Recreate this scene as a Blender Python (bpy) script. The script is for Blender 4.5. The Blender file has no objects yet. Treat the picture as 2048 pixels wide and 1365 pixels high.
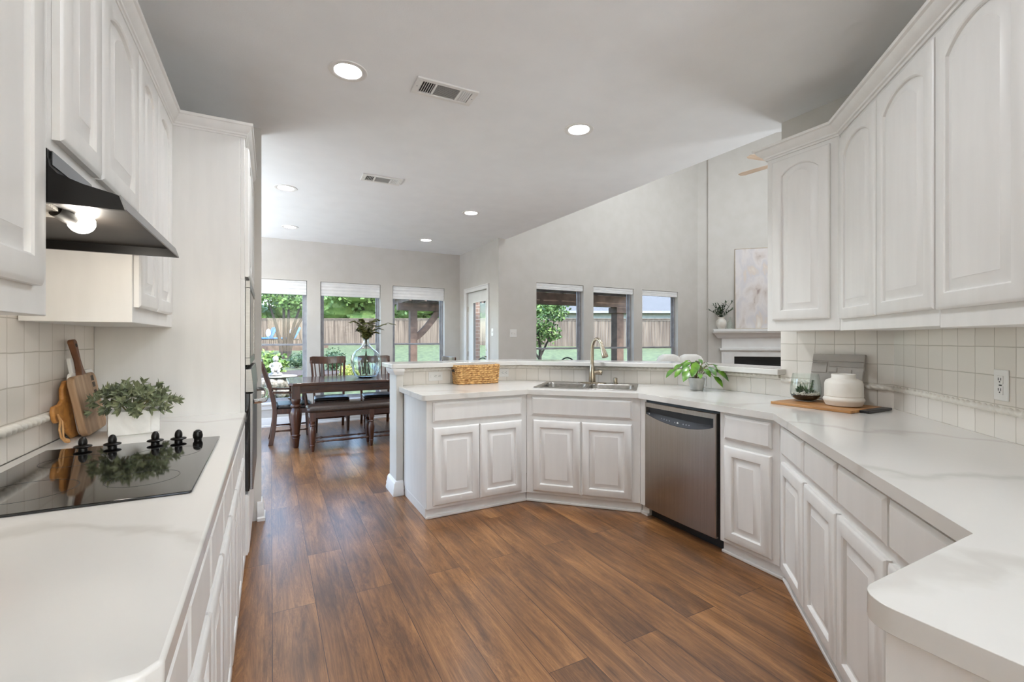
import bpy, bmesh, math, random
from mathutils import Vector, Matrix
random.seed(11)
sc = bpy.context.scene
COL = sc.collection
PI = math.pi
R = math.radians

# ------------------------------------------------------------------ camera, sky, sun, exposure
cam_d = bpy.data.cameras.new('camera')
cam = bpy.data.objects.new('camera', cam_d)
COL.objects.link(cam)
cam_d.sensor_width = 36.0
cam_d.lens = 36.0 * 910.0 / 2048.0
cam_d.shift_y = -2.5 / 2048.0
cam_d.clip_start = 0.02
cam_d.clip_end = 300
cam.location = (0, 0, 1.32)
cam.rotation_euler = (PI / 2, 0, R(-27.96))
sc.camera = cam
sc.view_settings.view_transform = 'Standard'
sc.view_settings.look = 'None'
sc.view_settings.gamma = 1.0
sc.view_settings.exposure = 1.44
sc.cycles.use_denoising = True
sc.cycles.max_bounces = 10
sc.cycles.diffuse_bounces = 6
sc.cycles.transparent_max_bounces = 16
sc.cycles.sample_clamp_indirect = 6.0
sc.cycles.caustics_reflective = False
sc.cycles.caustics_refractive = False

wld = bpy.data.worlds.new('world')
sc.world = wld
wld.use_nodes = True
wn = wld.node_tree.nodes
wl = wld.node_tree.links
wn.clear()
sky = wn.new('ShaderNodeTexSky')
sky.sky_type = 'NISHITA'
sky.sun_disc = False
sky.sun_elevation = R(52)
sky.sun_rotation = R(152)
sky.air_density = 1.0
sky.dust_density = 2.0
sky.ozone_density = 1.0
bg = wn.new('ShaderNodeBackground')
bg.inputs['Strength'].default_value = 0.56
wo = wn.new('ShaderNodeOutputWorld')
wl.new(sky.outputs[0], bg.inputs['Color'])
wl.new(bg.outputs[0], wo.inputs['Surface'])

sun_d = bpy.data.lights.new('sun', 'SUN')
sun_d.energy = 1.65
sun_d.angle = R(1.0)
sun_d.color = (1.0, 0.95, 0.86)
sun = bpy.data.objects.new('sun', sun_d)
COL.objects.link(sun)
sun.rotation_euler = (R(38), 0, R(28))

LAMP_W = 6.0      # each recessed ceiling can
BULB_W = 1.0       # bulb in the range hood


def lamp(name, loc, power, size, color=(0.90, 0.95, 1.0), rot=(0, 0, 0), parent=None, spread=180):
    d = bpy.data.lights.new(name, 'AREA')
    d.shape = 'DISK'
    d.size = size
    d.energy = power
    d.color = color
    d.spread = R(spread)
    o = bpy.data.objects.new(name, d)
    COL.objects.link(o)
    o.location = loc
    o.rotation_euler = rot
    if parent:
        o.parent = parent
    return o


# added fill light, out of view above, to brighten the right-hand cabinets
lamp('ceiling_fill', (1.20, 1.50, 2.855), 5.5, 0.13)
# added unseen fill lights shining up to brighten the ceilings: behind the camera, and the hidden ends of the dining and family rooms
for lx, ly, w in ((1.30, -2.3, 50.0), (-1.5, 5.3, 15.0), (-1.5, 6.9, 15.0), (6.0, 1.9, 42.0), (5.2, -0.6, 42.0)):
    lamp('uplight_fill', (lx, ly, 1.45), w, 0.9, (0.85, 0.935, 1.0), (PI, 0, 0))
# added unseen fill lights under the ceiling of the tall family room
for lx, ly in ((5.2, 4.6), (7.6, 2.4), (5.2, 0.8)):
    lamp('ceiling_fill', (lx, ly, 5.15), 11.0, 0.16)

# ------------------------------------------------------------------ helpers


class MB:
    def __init__(s):
        s.bm = bmesh.new()

    def box(s, x0, x1, y0, y1, z0, z1, M=None):
        v = [s.bm.verts.new(p) for p in ((x0, y0, z0), (x1, y0, z0), (x1, y1, z0), (x0, y1, z0),
                                         (x0, y0, z1), (x1, y0, z1), (x1, y1, z1), (x0, y1, z1))]
        for f in ((0, 3, 2, 1), (4, 5, 6, 7), (0, 1, 5, 4), (1, 2, 6, 5), (2, 3, 7, 6), (3, 0, 4, 7)):
            s.bm.faces.new([v[i] for i in f])
        if M is not None:
            bmesh.ops.transform(s.bm, matrix=M, verts=v)
        return s

    def hexa(s, b, t):
        """solid between two quads (lists of 4 points)"""
        v = [s.bm.verts.new(p) for p in list(b) + list(t)]
        for f in ((0, 3, 2, 1), (4, 5, 6, 7), (0, 1, 5, 4), (1, 2, 6, 5), (2, 3, 7, 6), (3, 0, 4, 7)):
            s.bm.faces.new([v[i] for i in f])
        return s

    def ringstack(s, rings, cap0=True, cap1=True, closed=True):
        vs = [[s.bm.verts.new(p) for p in r] for r in rings]
        n = len(vs[0])
        for a, b in zip(vs, vs[1:]):
            for i in range(n if closed else n - 1):
                j = (i + 1) % n
                try:
                    s.bm.faces.new((a[i], a[j], b[j], b[i]))
                except ValueError:
                    pass
        if cap0:
            s.bm.faces.new(list(reversed(vs[0])))
        if cap1:
            s.bm.faces.new(vs[-1])
        return s

    def tube(s, pts, r, seg=8, caps=True, fn=None):
        pts = [Vector(p) for p in pts]
        n = len(pts)
        rad = r if isinstance(r, (list, tuple)) else [r] * n
        up = None
        rings = []
        dist = 0.0
        for i, p in enumerate(pts):
            t = (pts[min(i + 1, n - 1)] - pts[max(i - 1, 0)])
            if t.length < 1e-9:
                t = Vector((0, 0, 1))
            t.normalize()
            if up is None:
                up = Vector((0, 0, 1)) if abs(t.z) < 0.9 else Vector((1, 0, 0))
            u = up - t * up.dot(t)
            if u.length < 1e-6:
                u = t.orthogonal()
            u.normalize()
            up = u
            w = t.cross(u)
            if i:
                dist += (pts[i] - pts[i - 1]).length
            ring = []
            for k in range(seg):
                a = 2 * PI * k / seg
                rr = rad[i] * (fn(a, dist) if fn else 1.0)
                ring.append(p + u * (math.cos(a) * rr) + w * (math.sin(a) * rr))
            rings.append(ring)
        return s.ringstack(rings, caps, caps)

    def lathe(s, prof, seg=24, c=(0, 0, 0), cap0=True, cap1=True, sx=1.0, sy=1.0):
        rings = []
        for r, z in prof:
            r = max(r, 1e-4)
            rings.append([(c[0] + r * sx * math.cos(2 * PI * k / seg), c[1] + r * sy * math.sin(2 * PI * k / seg), c[2] + z)
                          for k in range(seg)])
        return s.ringstack(rings, cap0, cap1)

    def lathe_x(s, prof, seg=10, a=(0, 0, 0), b=(1, 0, 0)):
        """turned bar from a to b; prof = (t, r)"""
        a, b = Vector(a), Vector(b)
        return s.tube([a.lerp(b, t) for t, r in prof], [r for t, r in prof], seg)

    def ball(s, c, r, seg=16, rings=10, M=None):
        if not isinstance(r, (tuple, list)):
            r = (r, r, r)
        prof = []
        for i in range(rings + 1):
            a = -PI / 2 + PI * i / rings
            prof.append((math.cos(a), math.sin(a)))
        rr = []
        for q, z in prof:
            q = max(q, 1e-3)
            rr.append([(c[0] + r[0] * q * math.cos(2 * PI * k / seg), c[1] + r[1] * q * math.sin(2 * PI * k / seg), c[2] + r[2] * z)
                       for k in range(seg)])
        n0 = len(s.bm.verts)
        s.ringstack(rr)
        if M is not None:
            s.bm.verts.ensure_lookup_table()
            bmesh.ops.transform(s.bm, matrix=M, verts=s.bm.verts[n0:])
        return s

    def prism(s, poly, z0, z1, holes=()):
        bm = s.bm
        loops = [list(poly)] + [list(h) for h in holes]
        edges = []
        for lp in loops:
            vs = [bm.verts.new((p[0], p[1], z1)) for p in lp]
            for i in range(len(vs)):
                edges.append(bm.edges.new((vs[i], vs[(i + 1) % len(vs)])))
        if holes:
            g = bmesh.ops.triangle_fill(bm, use_beauty=True, edges=edges, normal=(0, 0, 1))
            fs = [f for f in g['geom'] if isinstance(f, bmesh.types.BMFace)]
        else:
            vs = [e.verts[0] for e in edges]
            fs = bmesh.ops.contextual_create(bm, geom=edges)['faces']
        for f in fs:
            f.normal_update()
            if f.normal.z < 0:
                f.normal_flip()
        g = bmesh.ops.extrude_face_region(bm, geom=fs, use_keep_orig=True)
        nv = [v for v in g['geom'] if isinstance(v, bmesh.types.BMVert)]
        for v in nv:
            v.co.z = z0
        bmesh.ops.recalc_face_normals(bm, faces=bm.faces)
        return s

    def leaf(s, base, d, up, L, W, bend=0.2, fold=0.25):
        base, d, up = Vector(base), Vector(d).normalized(), Vector(up)
        side = d.cross(up)
        if side.length < 1e-4:
            side = d.orthogonal()
        side.normalize()
        n = side.cross(d).normalized()
        rows = []
        for t, w in ((0.0, 0.12), (0.28, 0.85), (0.58, 0.9), (0.82, 0.5), (1.0, 0.02)):
            c = base + d * (L * t) - n * (bend * L * t * t)
            e = side * (W * 0.5 * w)
            f = n * (fold * W * 0.5 * w)
            rows.append([s.bm.verts.new(c - e + f), s.bm.verts.new(c), s.bm.verts.new(c + e + f)])
        for a, b in zip(rows, rows[1:]):
            s.bm.faces.new((a[0], a[1], b[1], b[0]))
            s.bm.faces.new((a[1], a[2], b[2], b[1]))
        return s

    def quad(s, a, b, c, d):
        s.bm.faces.new([s.bm.verts.new(p) for p in (a, b, c, d)])
        return s

    def build(s, name, mat, parent=None, bevel=0.0, smooth=40, bseg=2, recalc=True):
        if recalc:
            bmesh.ops.recalc_face_normals(s.bm, faces=s.bm.faces)
        me = bpy.data.meshes.new(name)
        s.bm.to_mesh(me)
        s.bm.free()
        if mat:
            me.materials.append(mat)
        if smooth:
            me.shade_smooth()
            me.set_sharp_from_angle(angle=R(smooth))
        o = bpy.data.objects.new(name, me)
        COL.objects.link(o)
        if parent is not None:
            o.parent = parent
        if bevel > 0:
            b = o.modifiers.new('bevel', 'BEVEL')
            b.width = bevel
            b.segments = bseg
            b.limit_method = 'ANGLE'
            b.angle_limit = R(42)
        return o


def tag(o, label=None, cat=None, group=None, kind=None):
    if label:
        o['label'] = label
    if cat:
        o['category'] = cat
    if group:
        o['group'] = group
    if kind:
        o['kind'] = kind
    return o


def thing(name, label, cat, loc=(0, 0, 0), ang=0.0, group=None):
    o = bpy.data.objects.new(name, None)
    o.empty_display_size = 0.1
    COL.objects.link(o)
    o.location = loc
    o.rotation_euler = (0, 0, ang)
    return tag(o, label, cat, group)


def struct(o):
    o['kind'] = 'structure'
    return o


def dup(root, loc, ang, label, group=None):
    """copy of a thing with copies of its parts and sub-parts (shared mesh data)"""
    r = root.copy()
    COL.objects.link(r)
    r.location = loc
    r.rotation_euler = (0, 0, ang)
    r['label'] = label
    if group:
        r['group'] = group
    for ch in list(root.children):
        c = ch.copy()
        COL.objects.link(c)
        c.parent = r
        for g in list(ch.children):
            d = g.copy()
            COL.objects.link(d)
            d.parent = c
    return r


def place(o, loc=(0, 0, 0), ang=0.0):
    o.location = loc
    o.rotation_euler = (0, 0, ang)
    return o


def offs(pts, d):
    """offset an open polyline; positive = to the left of travel"""
    out = []
    n = len(pts)
    for i in range(n):
        ns = []
        for a, b in ((i - 1, i), (i, i + 1)):
            if a >= 0 and b < n:
                dx, dy = pts[b][0] - pts[a][0], pts[b][1] - pts[a][1]
                l = math.hypot(dx, dy)
                ns.append((-dy / l, dx / l))
        if len(ns) == 2:
            mx, my = ns[0][0] + ns[1][0], ns[0][1] + ns[1][1]
            k = d * 2.0 / (mx * mx + my * my)
            out.append((pts[i][0] + mx * k, pts[i][1] + my * k))
        else:
            out.append((pts[i][0] + ns[0][0] * d, pts[i][1] + ns[0][1] * d))
    return out


def sweep(prof, path, z=0.0):
    """profile (out, z) closed polygon swept along path; out = to the right of travel"""
    m = MB()
    cols = [offs(path, -o) for o, zz in prof]
    rings = []
    for i in range(len(path)):
        rings.append([(cols[k][i][0], cols[k][i][1], z + prof[k][1]) for k in range(len(prof))])
    m.ringstack(rings)
    return m


def arc(cx, cy, r, a0, a1, n=6):
    return [(cx + r * math.cos(R(a0 + (a1 - a0) * i / n)), cy + r * math.sin(R(a0 + (a1 - a0) * i / n))) for i in range(n + 1)]


def rrect(x0, x1, y0, y1, r, n=5):
    return (arc(x1 - r, y0 + r, r, -90, 0, n) + arc(x1 - r, y1 - r, r, 0, 90, n) +
            arc(x0 + r, y1 - r, r, 90, 180, n) + arc(x0 + r, y0 + r, r, 180, 270, n))


def circ(cx, cy, r, n=24):
    return [(cx + r * math.cos(2 * PI * i / n), cy + r * math.sin(2 * PI * i / n)) for i in range(n)]


# ------------------------------------------------------------------ materials
def S(r, g, b):
    f = lambda c: (c / 255.0 / 12.92) if c <= 10 else ((c / 255.0 + 0.055) / 1.055) ** 2.4
    return (f(r), f(g), f(b), 1.0)


def base_mat(name):
    m = bpy.data.materials.new(name)
    m.use_nodes = True
    nt = m.node_tree
    b = nt.nodes['Principled BSDF']
    return m, nt, b


def setp(b, rough=0.5, metal=0.0, coat=0.0, spec=None, trans=0.0, ior=None, sss=0.0, sheen=0.0):
    b.inputs['Roughness'].default_value = rough
    b.inputs['Metallic'].default_value = metal
    b.inputs['Coat Weight'].default_value = coat
    b.inputs['Coat Roughness'].default_value = 0.05
    if spec is not None:
        b.inputs['Specular IOR Level'].default_value = spec
    if trans:
        b.inputs['Transmission Weight'].default_value = trans
    if ior:
        b.inputs['IOR'].default_value = ior
    if sheen:
        b.inputs['Sheen Weight'].default_value = sheen


def pm(name, c1, c2=None, scale=8.0, stretch=(1, 1, 1), rough=0.5, metal=0.0, bump=0.0, bscale=None,
       coat=0.0, detail=3.0, spec=None, trans=0.0, ior=None, lo=0.35, hi=0.65, sheen=0.0, distortion=0.0):
    """noise-mottled principled material in object space"""
    m, nt, b = base_mat(name)
    N, L = nt.nodes, nt.links
    c2 = c2 or tuple(min(1, x * 1.06) for x in c1[:3]) + (1,)
    tc = N.new('ShaderNodeTexCoord')
    mp = N.new('ShaderNodeMapping')
    mp.inputs['Scale'].default_value = stretch
    L.new(tc.outputs['Object'], mp.inputs['Vector'])
    nz = N.new('ShaderNodeTexNoise')
    nz.inputs['Scale'].default_value = scale
    nz.inputs['Detail'].default_value = detail
    nz.inputs['Distortion'].default_value = distortion
    L.new(mp.outputs[0], nz.inputs['Vector'])
    cr = N.new('ShaderNodeValToRGB')
    cr.color_ramp.elements[0].position = lo
    cr.color_ramp.elements[1].position = hi
    cr.color_ramp.elements[0].color = c1
    cr.color_ramp.elements[1].color = c2
    L.new(nz.outputs['Fac'], cr.inputs['Fac'])
    L.new(cr.outputs[0], b.inputs['Base Color'])
    if bump:
        bp = N.new('ShaderNodeBump')
        bp.inputs['Strength'].default_value = bump
        bp.inputs['Distance'].default_value = 0.004
        src = nz
        if bscale:
            src = N.new('ShaderNodeTexNoise')
            src.inputs['Scale'].default_value = bscale
            src.inputs['Detail'].default_value = 4
            L.new(mp.outputs[0], src.inputs['Vector'])
        L.new(src.outputs['Fac'], bp.inputs['Height'])
        L.new(bp.outputs[0], b.inputs['Normal'])
    setp(b, rough, metal, coat, spec, trans, ior, 0, sheen)
    return m


def emis(name, col, strength):
    m, nt, b = base_mat(name)
    b.inputs['Base Color'].default_value = col
    b.inputs['Emission Color'].default_value = col
    b.inputs['Emission Strength'].default_value = strength
    return m


def tile_mat(name):
    m, nt, b = base_mat(name)
    N, L = nt.nodes, nt.links
    tc = N.new('ShaderNodeTexCoord')
    sx = N.new('ShaderNodeSeparateXYZ')
    L.new(tc.outputs['Object'], sx.inputs[0])
    cx = N.new('ShaderNodeCombineXYZ')
    L.new(sx.outputs['X'], cx.inputs['X'])
    L.new(sx.outputs['Z'], cx.inputs['Y'])
    # hand-made tiles: edges wander a little
    nz = N.new('ShaderNodeTexNoise')
    nz.inputs['Scale'].default_value = 9
    L.new(tc.outputs['Object'], nz.inputs['Vector'])
    ad = N.new('ShaderNodeMixRGB')
    ad.blend_type = 'ADD'
    ad.inputs['Fac'].default_value = 0.006
    L.new(cx.outputs[0], ad.inputs['Color1'])
    L.new(nz.outputs['Color'], ad.inputs['Color2'])
    br = N.new('ShaderNodeTexBrick')
    br.offset = 0.0
    br.inputs['Scale'].default_value = 1.0
    br.inputs['Brick Width'].default_value = 0.117
    br.inputs['Row Height'].default_value = 0.117
    br.inputs['Mortar Size'].default_value = 0.0024
    br.inputs['Mortar Smooth'].default_value = 0.35
    br.inputs['Bias'].default_value = 0.0
    br.inputs['Color1'].default_value = S(232, 226, 218)
    br.inputs['Color2'].default_value = S(224, 217, 208)
    br.inputs['Mortar'].default_value = S(192, 184, 172)
    L.new(ad.outputs[0], br.inputs['Vector'])
    L.new(br.outputs['Color'], b.inputs['Base Color'])
    iv = N.new('ShaderNodeMath')
    iv.operation = 'SUBTRACT'
    iv.inputs[0].default_value = 1.0
    L.new(br.outputs['Fac'], iv.inputs[1])
    n2 = N.new('ShaderNodeTexNoise')
    n2.inputs['Scale'].default_value = 22
    L.new(tc.outputs['Object'], n2.inputs['Vector'])
    ma = N.new('ShaderNodeMath')
    ma.operation = 'MULTIPLY_ADD'
    ma.inputs[1].default_value = 0.35
    L.new(n2.outputs['Fac'], ma.inputs[0])
    L.new(iv.outputs[0], ma.inputs[2])
    bp = N.new('ShaderNodeBump')
    bp.inputs['Strength'].default_value = 0.45
    bp.inputs['Distance'].default_value = 0.004
    L.new(ma.outputs[0], bp.inputs['Height'])
    L.new(bp.outputs[0], b.inputs['Normal'])
    setp(b, 0.28)
    return m


def floor_mat():
    m, nt, b = base_mat('floor_planks')
    N, L = nt.nodes, nt.links
    tc = N.new('ShaderNodeTexCoord')
    sx = N.new('ShaderNodeSeparateXYZ')
    L.new(tc.outputs['Object'], sx.inputs[0])
    ax = N.new('ShaderNodeMath')
    ax.operation = 'ADD'
    ax.inputs[1].default_value = -0.0075 + 19.3
    L.new(sx.outputs['X'], ax.inputs[0])
    cx = N.new('ShaderNodeCombineXYZ')
    L.new(sx.outputs['Y'], cx.inputs['X'])
    L.new(ax.outputs[0], cx.inputs['Y'])
    br = N.new('ShaderNodeTexBrick')
    br.offset = 0.37
    br.offset_frequency = 2
    br.squash = 1.0
    br.inputs['Scale'].default_value = 1.0
    br.inputs['Brick Width'].default_value = 1.52
    br.inputs['Row Height'].default_value = 0.193
    br.inputs['Mortar Size'].default_value = 0.0016
    br.inputs['Mortar Smooth'].default_value = 0.3
    br.inputs['Color1'].default_value = (0, 0, 0, 1)
    br.inputs['Color2'].default_value = (1, 1, 1, 1)
    br.inputs['Mortar'].default_value = (0.5, 0.5, 0.5, 1)
    L.new(cx.outputs[0], br.inputs['Vector'])
    rgb = N.new('ShaderNodeSeparateColor')
    L.new(br.outputs['Color'], rgb.inputs[0])
    # long grain, shifted from board to board
    sh = N.new('ShaderNodeCombineXYZ')
    mu = N.new('ShaderNodeMath')
    mu.operation = 'MULTIPLY'
    mu.inputs[1].default_value = 37.0
    L.new(rgb.outputs[0], mu.inputs[0])
    L.new(mu.outputs[0], sh.inputs['Z'])
    va = N.new('ShaderNodeVectorMath')
    va.operation = 'ADD'
    L.new(tc.outputs['Object'], va.inputs[0])
    L.new(sh.outputs[0], va.inputs[1])
    mp = N.new('ShaderNodeMapping')
    mp.inputs['Scale'].default_value = (16.0, 1.1, 1.0)
    L.new(va.outputs[0], mp.inputs['Vector'])
    n1 = N.new('ShaderNodeTexNoise')
    n1.inputs['Scale'].default_value = 1.0
    n1.inputs['Detail'].default_value = 6
    n1.inputs['Roughness'].default_value = 0.95
    n1.inputs['Distortion'].default_value = 0.7
    L.new(mp.outputs[0], n1.inputs['Vector'])
    mp2 = N.new('ShaderNodeMapping')
    mp2.inputs['Scale'].default_value = (5.0, 1.6, 1.0)
    L.new(va.outputs[0], mp2.inputs['Vector'])
    n2 = N.new('ShaderNodeTexNoise')
    n2.inputs['Scale'].default_value = 1.0
    n2.inputs['Detail'].default_value = 3
    L.new(mp2.outputs[0], n2.inputs['Vector'])
    a1 = N.new('ShaderNodeMath')
    a1.operation = 'MULTIPLY_ADD'
    a1.inputs[1].default_value = 0.55
    L.new(n2.outputs['Fac'], a1.inputs[0])
    L.new(n1.outputs['Fac'], a1.inputs[2])
    a2 = N.new('ShaderNodeMath')
    a2.operation = 'MULTIPLY_ADD'
    a2.inputs[1].default_value = 0.07
    L.new(rgb.outputs[0], a2.inputs[0])
    L.new(a1.outputs[0], a2.inputs[2])
    cr = N.new('ShaderNodeValToRGB')
    e = cr.color_ramp.elements
    e[0].position = 0.52
    e[0].color = S(54, 35, 20)
    e[1].position = 1.18 if False else 1.0
    e[1].color = S(164, 116, 70)
    k = e.new(0.72)
    k.color = S(98, 64, 36)
    k = e.new(0.86)
    k.color = S(130, 88, 50)
    L.new(a2.outputs[0], cr.inputs['Fac'])
    mx = N.new('ShaderNodeMixRGB')
    mx.blend_type = 'MULTIPLY'
    mx.inputs['Color2'].default_value = S(120, 100, 90)
    L.new(br.outputs['Fac'], mx.inputs['Fac'])
    # knots
    mk = N.new('ShaderNodeMapping')
    mk.inputs['Scale'].default_value = (4.6, 1.9, 1.0)
    L.new(va.outputs[0], mk.inputs['Vector'])
    vo = N.new('ShaderNodeTexVoronoi')
    vo.inputs['Scale'].default_value = 1.0
    L.new(mk.outputs[0], vo.inputs['Vector'])
    kr = N.new('ShaderNodeValToRGB')
    kr.color_ramp.elements[0].position = 0.02
    kr.color_ramp.elements[0].color = (0.22, 0.2, 0.19, 1)
    kr.color_ramp.elements[1].position = 0.12
    kr.color_ramp.elements[1].color = (1, 1, 1, 1)
    L.new(vo.outputs['Distance'], kr.inputs['Fac'])
    km = N.new('ShaderNodeMixRGB')
    km.blend_type = 'MULTIPLY'
    km.inputs['Fac'].default_value = 0.75
    L.new(cr.outputs[0], km.inputs['Color1'])
    L.new(kr.outputs[0], km.inputs['Color2'])
    L.new(km.outputs[0], mx.inputs['Color1'])
    L.new(mx.outputs[0], b.inputs['Base Color'])
    bp = N.new('ShaderNodeBump')
    bp.inputs['Strength'].default_value = 0.18
    bp.inputs['Distance'].default_value = 0.003
    sb = N.new('ShaderNodeMath')
    sb.operation = 'SUBTRACT'
    L.new(n1.outputs['Fac'], sb.inputs[0])
    L.new(br.outputs['Fac'], sb.inputs[1])
    L.new(sb.outputs[0], bp.inputs['Height'])
    L.new(bp.outputs[0], b.inputs['Normal'])
    setp(b, 0.33, spec=0.5, coat=0.25)
    b.inputs['Coat Roughness'].default_value = 0.22
    return m


def quartz_mat():
    m, nt, b = base_mat('white_quartz')
    N, L = nt.nodes, nt.links
    tc = N.new('ShaderNodeTexCoord')
    nz = N.new('ShaderNodeTexNoise')
    nz.inputs['Scale'].default_value = 1.3
    nz.inputs['Detail'].default_value = 6
    L.new(tc.outputs['Object'], nz.inputs['Vector'])
    va = N.new('ShaderNodeVectorMath')
    va.operation = 'MULTIPLY_ADD'
    va.inputs[1].default_value = (0.9, 0.9, 0.9)
    L.new(nz.outputs['Color'], va.inputs[0])
    L.new(tc.outputs['Object'], va.inputs[2])
    wv = N.new('ShaderNodeTexWave')
    wv.wave_type = 'BANDS'
    wv.bands_direction = 'DIAGONAL'
    wv.inputs['Scale'].default_value = 0.55
    wv.inputs['Distortion'].default_value = 6.0
    wv.inputs['Detail'].default_value = 3
    wv.inputs['Detail Scale'].default_value = 1.6
    L.new(va.outputs[0], wv.inputs['Vector'])
    cr = N.new('ShaderNodeValToRGB')
    e = cr.color_ramp.elements
    e[0].position = 0.0
    e[0].color = S(203, 199, 193)
    e[1].position = 0.07
    e[1].color = S(217, 214, 209)
    k = e.new(0.02)
    k.color = S(211, 208, 202)
    L.new(wv.outputs['Fac'], cr.inputs['Fac'])
    L.new(cr.outputs[0], b.inputs['Base Color'])
    n2 = N.new('ShaderNodeTexNoise')
    n2.inputs['Scale'].default_value = 18
    L.new(tc.outputs['Object'], n2.inputs['Vector'])
    bp = N.new('ShaderNodeBump')
    bp.inputs['Strength'].default_value = 0.03
    bp.inputs['Distance'].default_value = 0.004
    L.new(n2.outputs['Fac'], bp.inputs['Height'])
    L.new(bp.outputs[0], b.inputs['Normal'])
    setp(b, 0.12, spec=0.45)
    return m


def wood_mat(name, c1, c2, axis=0, scale=3.0, rough=0.35, coat=0.0, c3=None):
    st = [22.0, 22.0, 22.0]
    st[axis] = 1.6
    m = pm(name, c1, c2, scale=scale * 0.5, stretch=tuple(st), rough=rough, bump=0.05, coat=coat, detail=5, lo=0.3, hi=0.72, distortion=0.6)
    return m


def pane_mat(name='window_glass', lo=0.02, hi=0.35):
    m, nt, b = base_mat(name)
    N, L = nt.nodes, nt.links
    N.remove(b)
    out = [n for n in N if n.type == 'OUTPUT_MATERIAL'][0]
    tr = N.new('ShaderNodeBsdfTransparent')
    tr.inputs['Color'].default_value = (0.96, 0.98, 0.97, 1)
    gl = N.new('ShaderNodeBsdfGlossy')
    gl.inputs['Roughness'].default_value = 0.02
    lw_ = N.new('ShaderNodeLayerWeight')
    pw = N.new('ShaderNodeMath')
    pw.operation = 'POWER'
    pw.inputs[1].default_value = 4.0
    L.new(lw_.outputs['Facing'], pw.inputs[0])
    fr = N.new('ShaderNodeMath')
    fr.operation = 'MULTIPLY_ADD'
    fr.inputs[1].default_value = hi
    fr.inputs[2].default_value = lo
    L.new(pw.outputs[0], fr.inputs[0])
    mx = N.new('ShaderNodeMixShader')
    L.new(fr.outputs[0], mx.inputs['Fac'])
    L.new(tr.outputs[0], mx.inputs[1])
    L.new(gl.outputs[0], mx.inputs[2])
    L.new(mx.outputs[0], out.inputs['Surface'])
    return m


def brick_mat():
    m, nt, b = base_mat('house_brick')
    N, L = nt.nodes, nt.links
    tc = N.new('ShaderNodeTexCoord')
    sx = N.new('ShaderNodeSeparateXYZ')
    L.new(tc.outputs['Object'], sx.inputs[0])
    ad = N.new('ShaderNodeMath')
    L.new(sx.outputs['X'], ad.inputs[0])
    L.new(sx.outputs['Y'], ad.inputs[1])
    cx = N.new('ShaderNodeCombineXYZ')
    L.new(ad.outputs[0], cx.inputs['X'])
    L.new(sx.outputs['Z'], cx.inputs['Y'])
    br = N.new('ShaderNodeTexBrick')
    br.inputs['Scale'].default_value = 1.0
    br.inputs['Brick Width'].default_value = 0.21
    br.inputs['Row Height'].default_value = 0.075
    br.inputs['Mortar Size'].default_value = 0.006
    br.inputs['Color1'].default_value = S(176, 150, 136)
    br.inputs['Color2'].default_value = S(140, 112, 100)
    br.inputs['Mortar'].default_value = S(206, 198, 188)
    L.new(cx.outputs[0], br.inputs['Vector'])
    L.new(br.outputs['Color'], b.inputs['Base Color'])
    setp(b, 0.9)
    return m


M = {}
M['cab'] = pm('cabinet_white_paint', S(226, 224, 221), S(230, 228, 225), scale=3, stretch=(6, 6, 1), rough=0.38, bump=0.008, bscale=14)
M['wall'] = pm('greige_wall_paint', S(202, 198, 191), S(206, 202, 196), scale=5, rough=0.75, bump=0.05, bscale=160)
M['ceil'] = pm('ceiling_paint', S(240, 241, 242), S(243, 244, 245), scale=5, rough=0.85, bump=0.10, bscale=120)
M['trim'] = pm('trim_white_paint', S(228, 226, 224), S(232, 231, 229), scale=6, rough=0.4)
M['tile'] = tile_mat('cream_square_tile')
M['rope'] = pm('cream_glazed_ceramic', S(222, 216, 206), S(230, 225, 216), scale=30, rough=0.3)
M['floor'] = floor_mat()
M['quartz'] = quartz_mat()
M['pane'] = pane_mat()
M['brick'] = brick_mat()
M['steel'] = pm('brushed_steel', S(142, 141, 140), S(154, 153, 152), scale=3, stretch=(1, 1, 90), rough=0.33, metal=1.0)
M['steelv'] = pm('brushed_steel_door', S(172, 165, 157), S(180, 173, 166), scale=2, stretch=(60, 60, 1), rough=0.27, metal=1.0)
_b = M['steelv'].node_tree.nodes['Principled BSDF']
_b.inputs['Anisotropic'].default_value = 0.8
_t = M['steelv'].node_tree.nodes.new('ShaderNodeTangent')
_t.direction_type = 'RADIAL'
_t.axis = 'Z'
M['steelv'].node_tree.links.new(_t.outputs[0], _b.inputs['Tangent'])
M['sink'] = pm('sink_steel', S(150, 147, 142), S(166, 163, 158), scale=40, rough=0.25, metal=1.0)
M['nickel'] = pm('brushed_nickel', S(170, 157, 138), S(178, 166, 148), scale=30, rough=0.24, metal=1.0)
M['chrome'] = pm('chrome', S(214, 214, 214), S(220, 220, 220), scale=5, rough=0.08, metal=1.0)
M['blkglass'] = pm('black_glass', S(13, 12, 12), S(16, 15, 15), scale=3, rough=0.05, coat=0.6)
M['blk'] = pm('black_plastic', S(18, 18, 20), S(26, 26, 28), scale=20, rough=0.35)
M['blkgloss'] = pm('black_gloss_enamel', S(13, 11, 10), S(19, 16, 14), scale=8, rough=0.34, spec=0.3)
M['darkgrey'] = pm('dark_grey_panel', S(40, 42, 48), S(50, 52, 58), scale=12, rough=0.35)
M['hoodin'] = pm('hood_inner_enamel', S(30, 26, 22), S(48, 42, 37), scale=9, rough=0.5, detail=6)
M['mesh'] = pm('filter_mesh', S(150, 145, 138), S(190, 186, 180), scale=60, stretch=(1, 30, 1), rough=0.4, metal=0.8)
M['plate'] = pm('white_plastic', S(232, 230, 226), S(236, 234, 231), scale=10, rough=0.35)
M['slot'] = pm('dark_slot', S(40, 38, 36), S(48, 46, 44), scale=10, rough=0.6)
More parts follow.
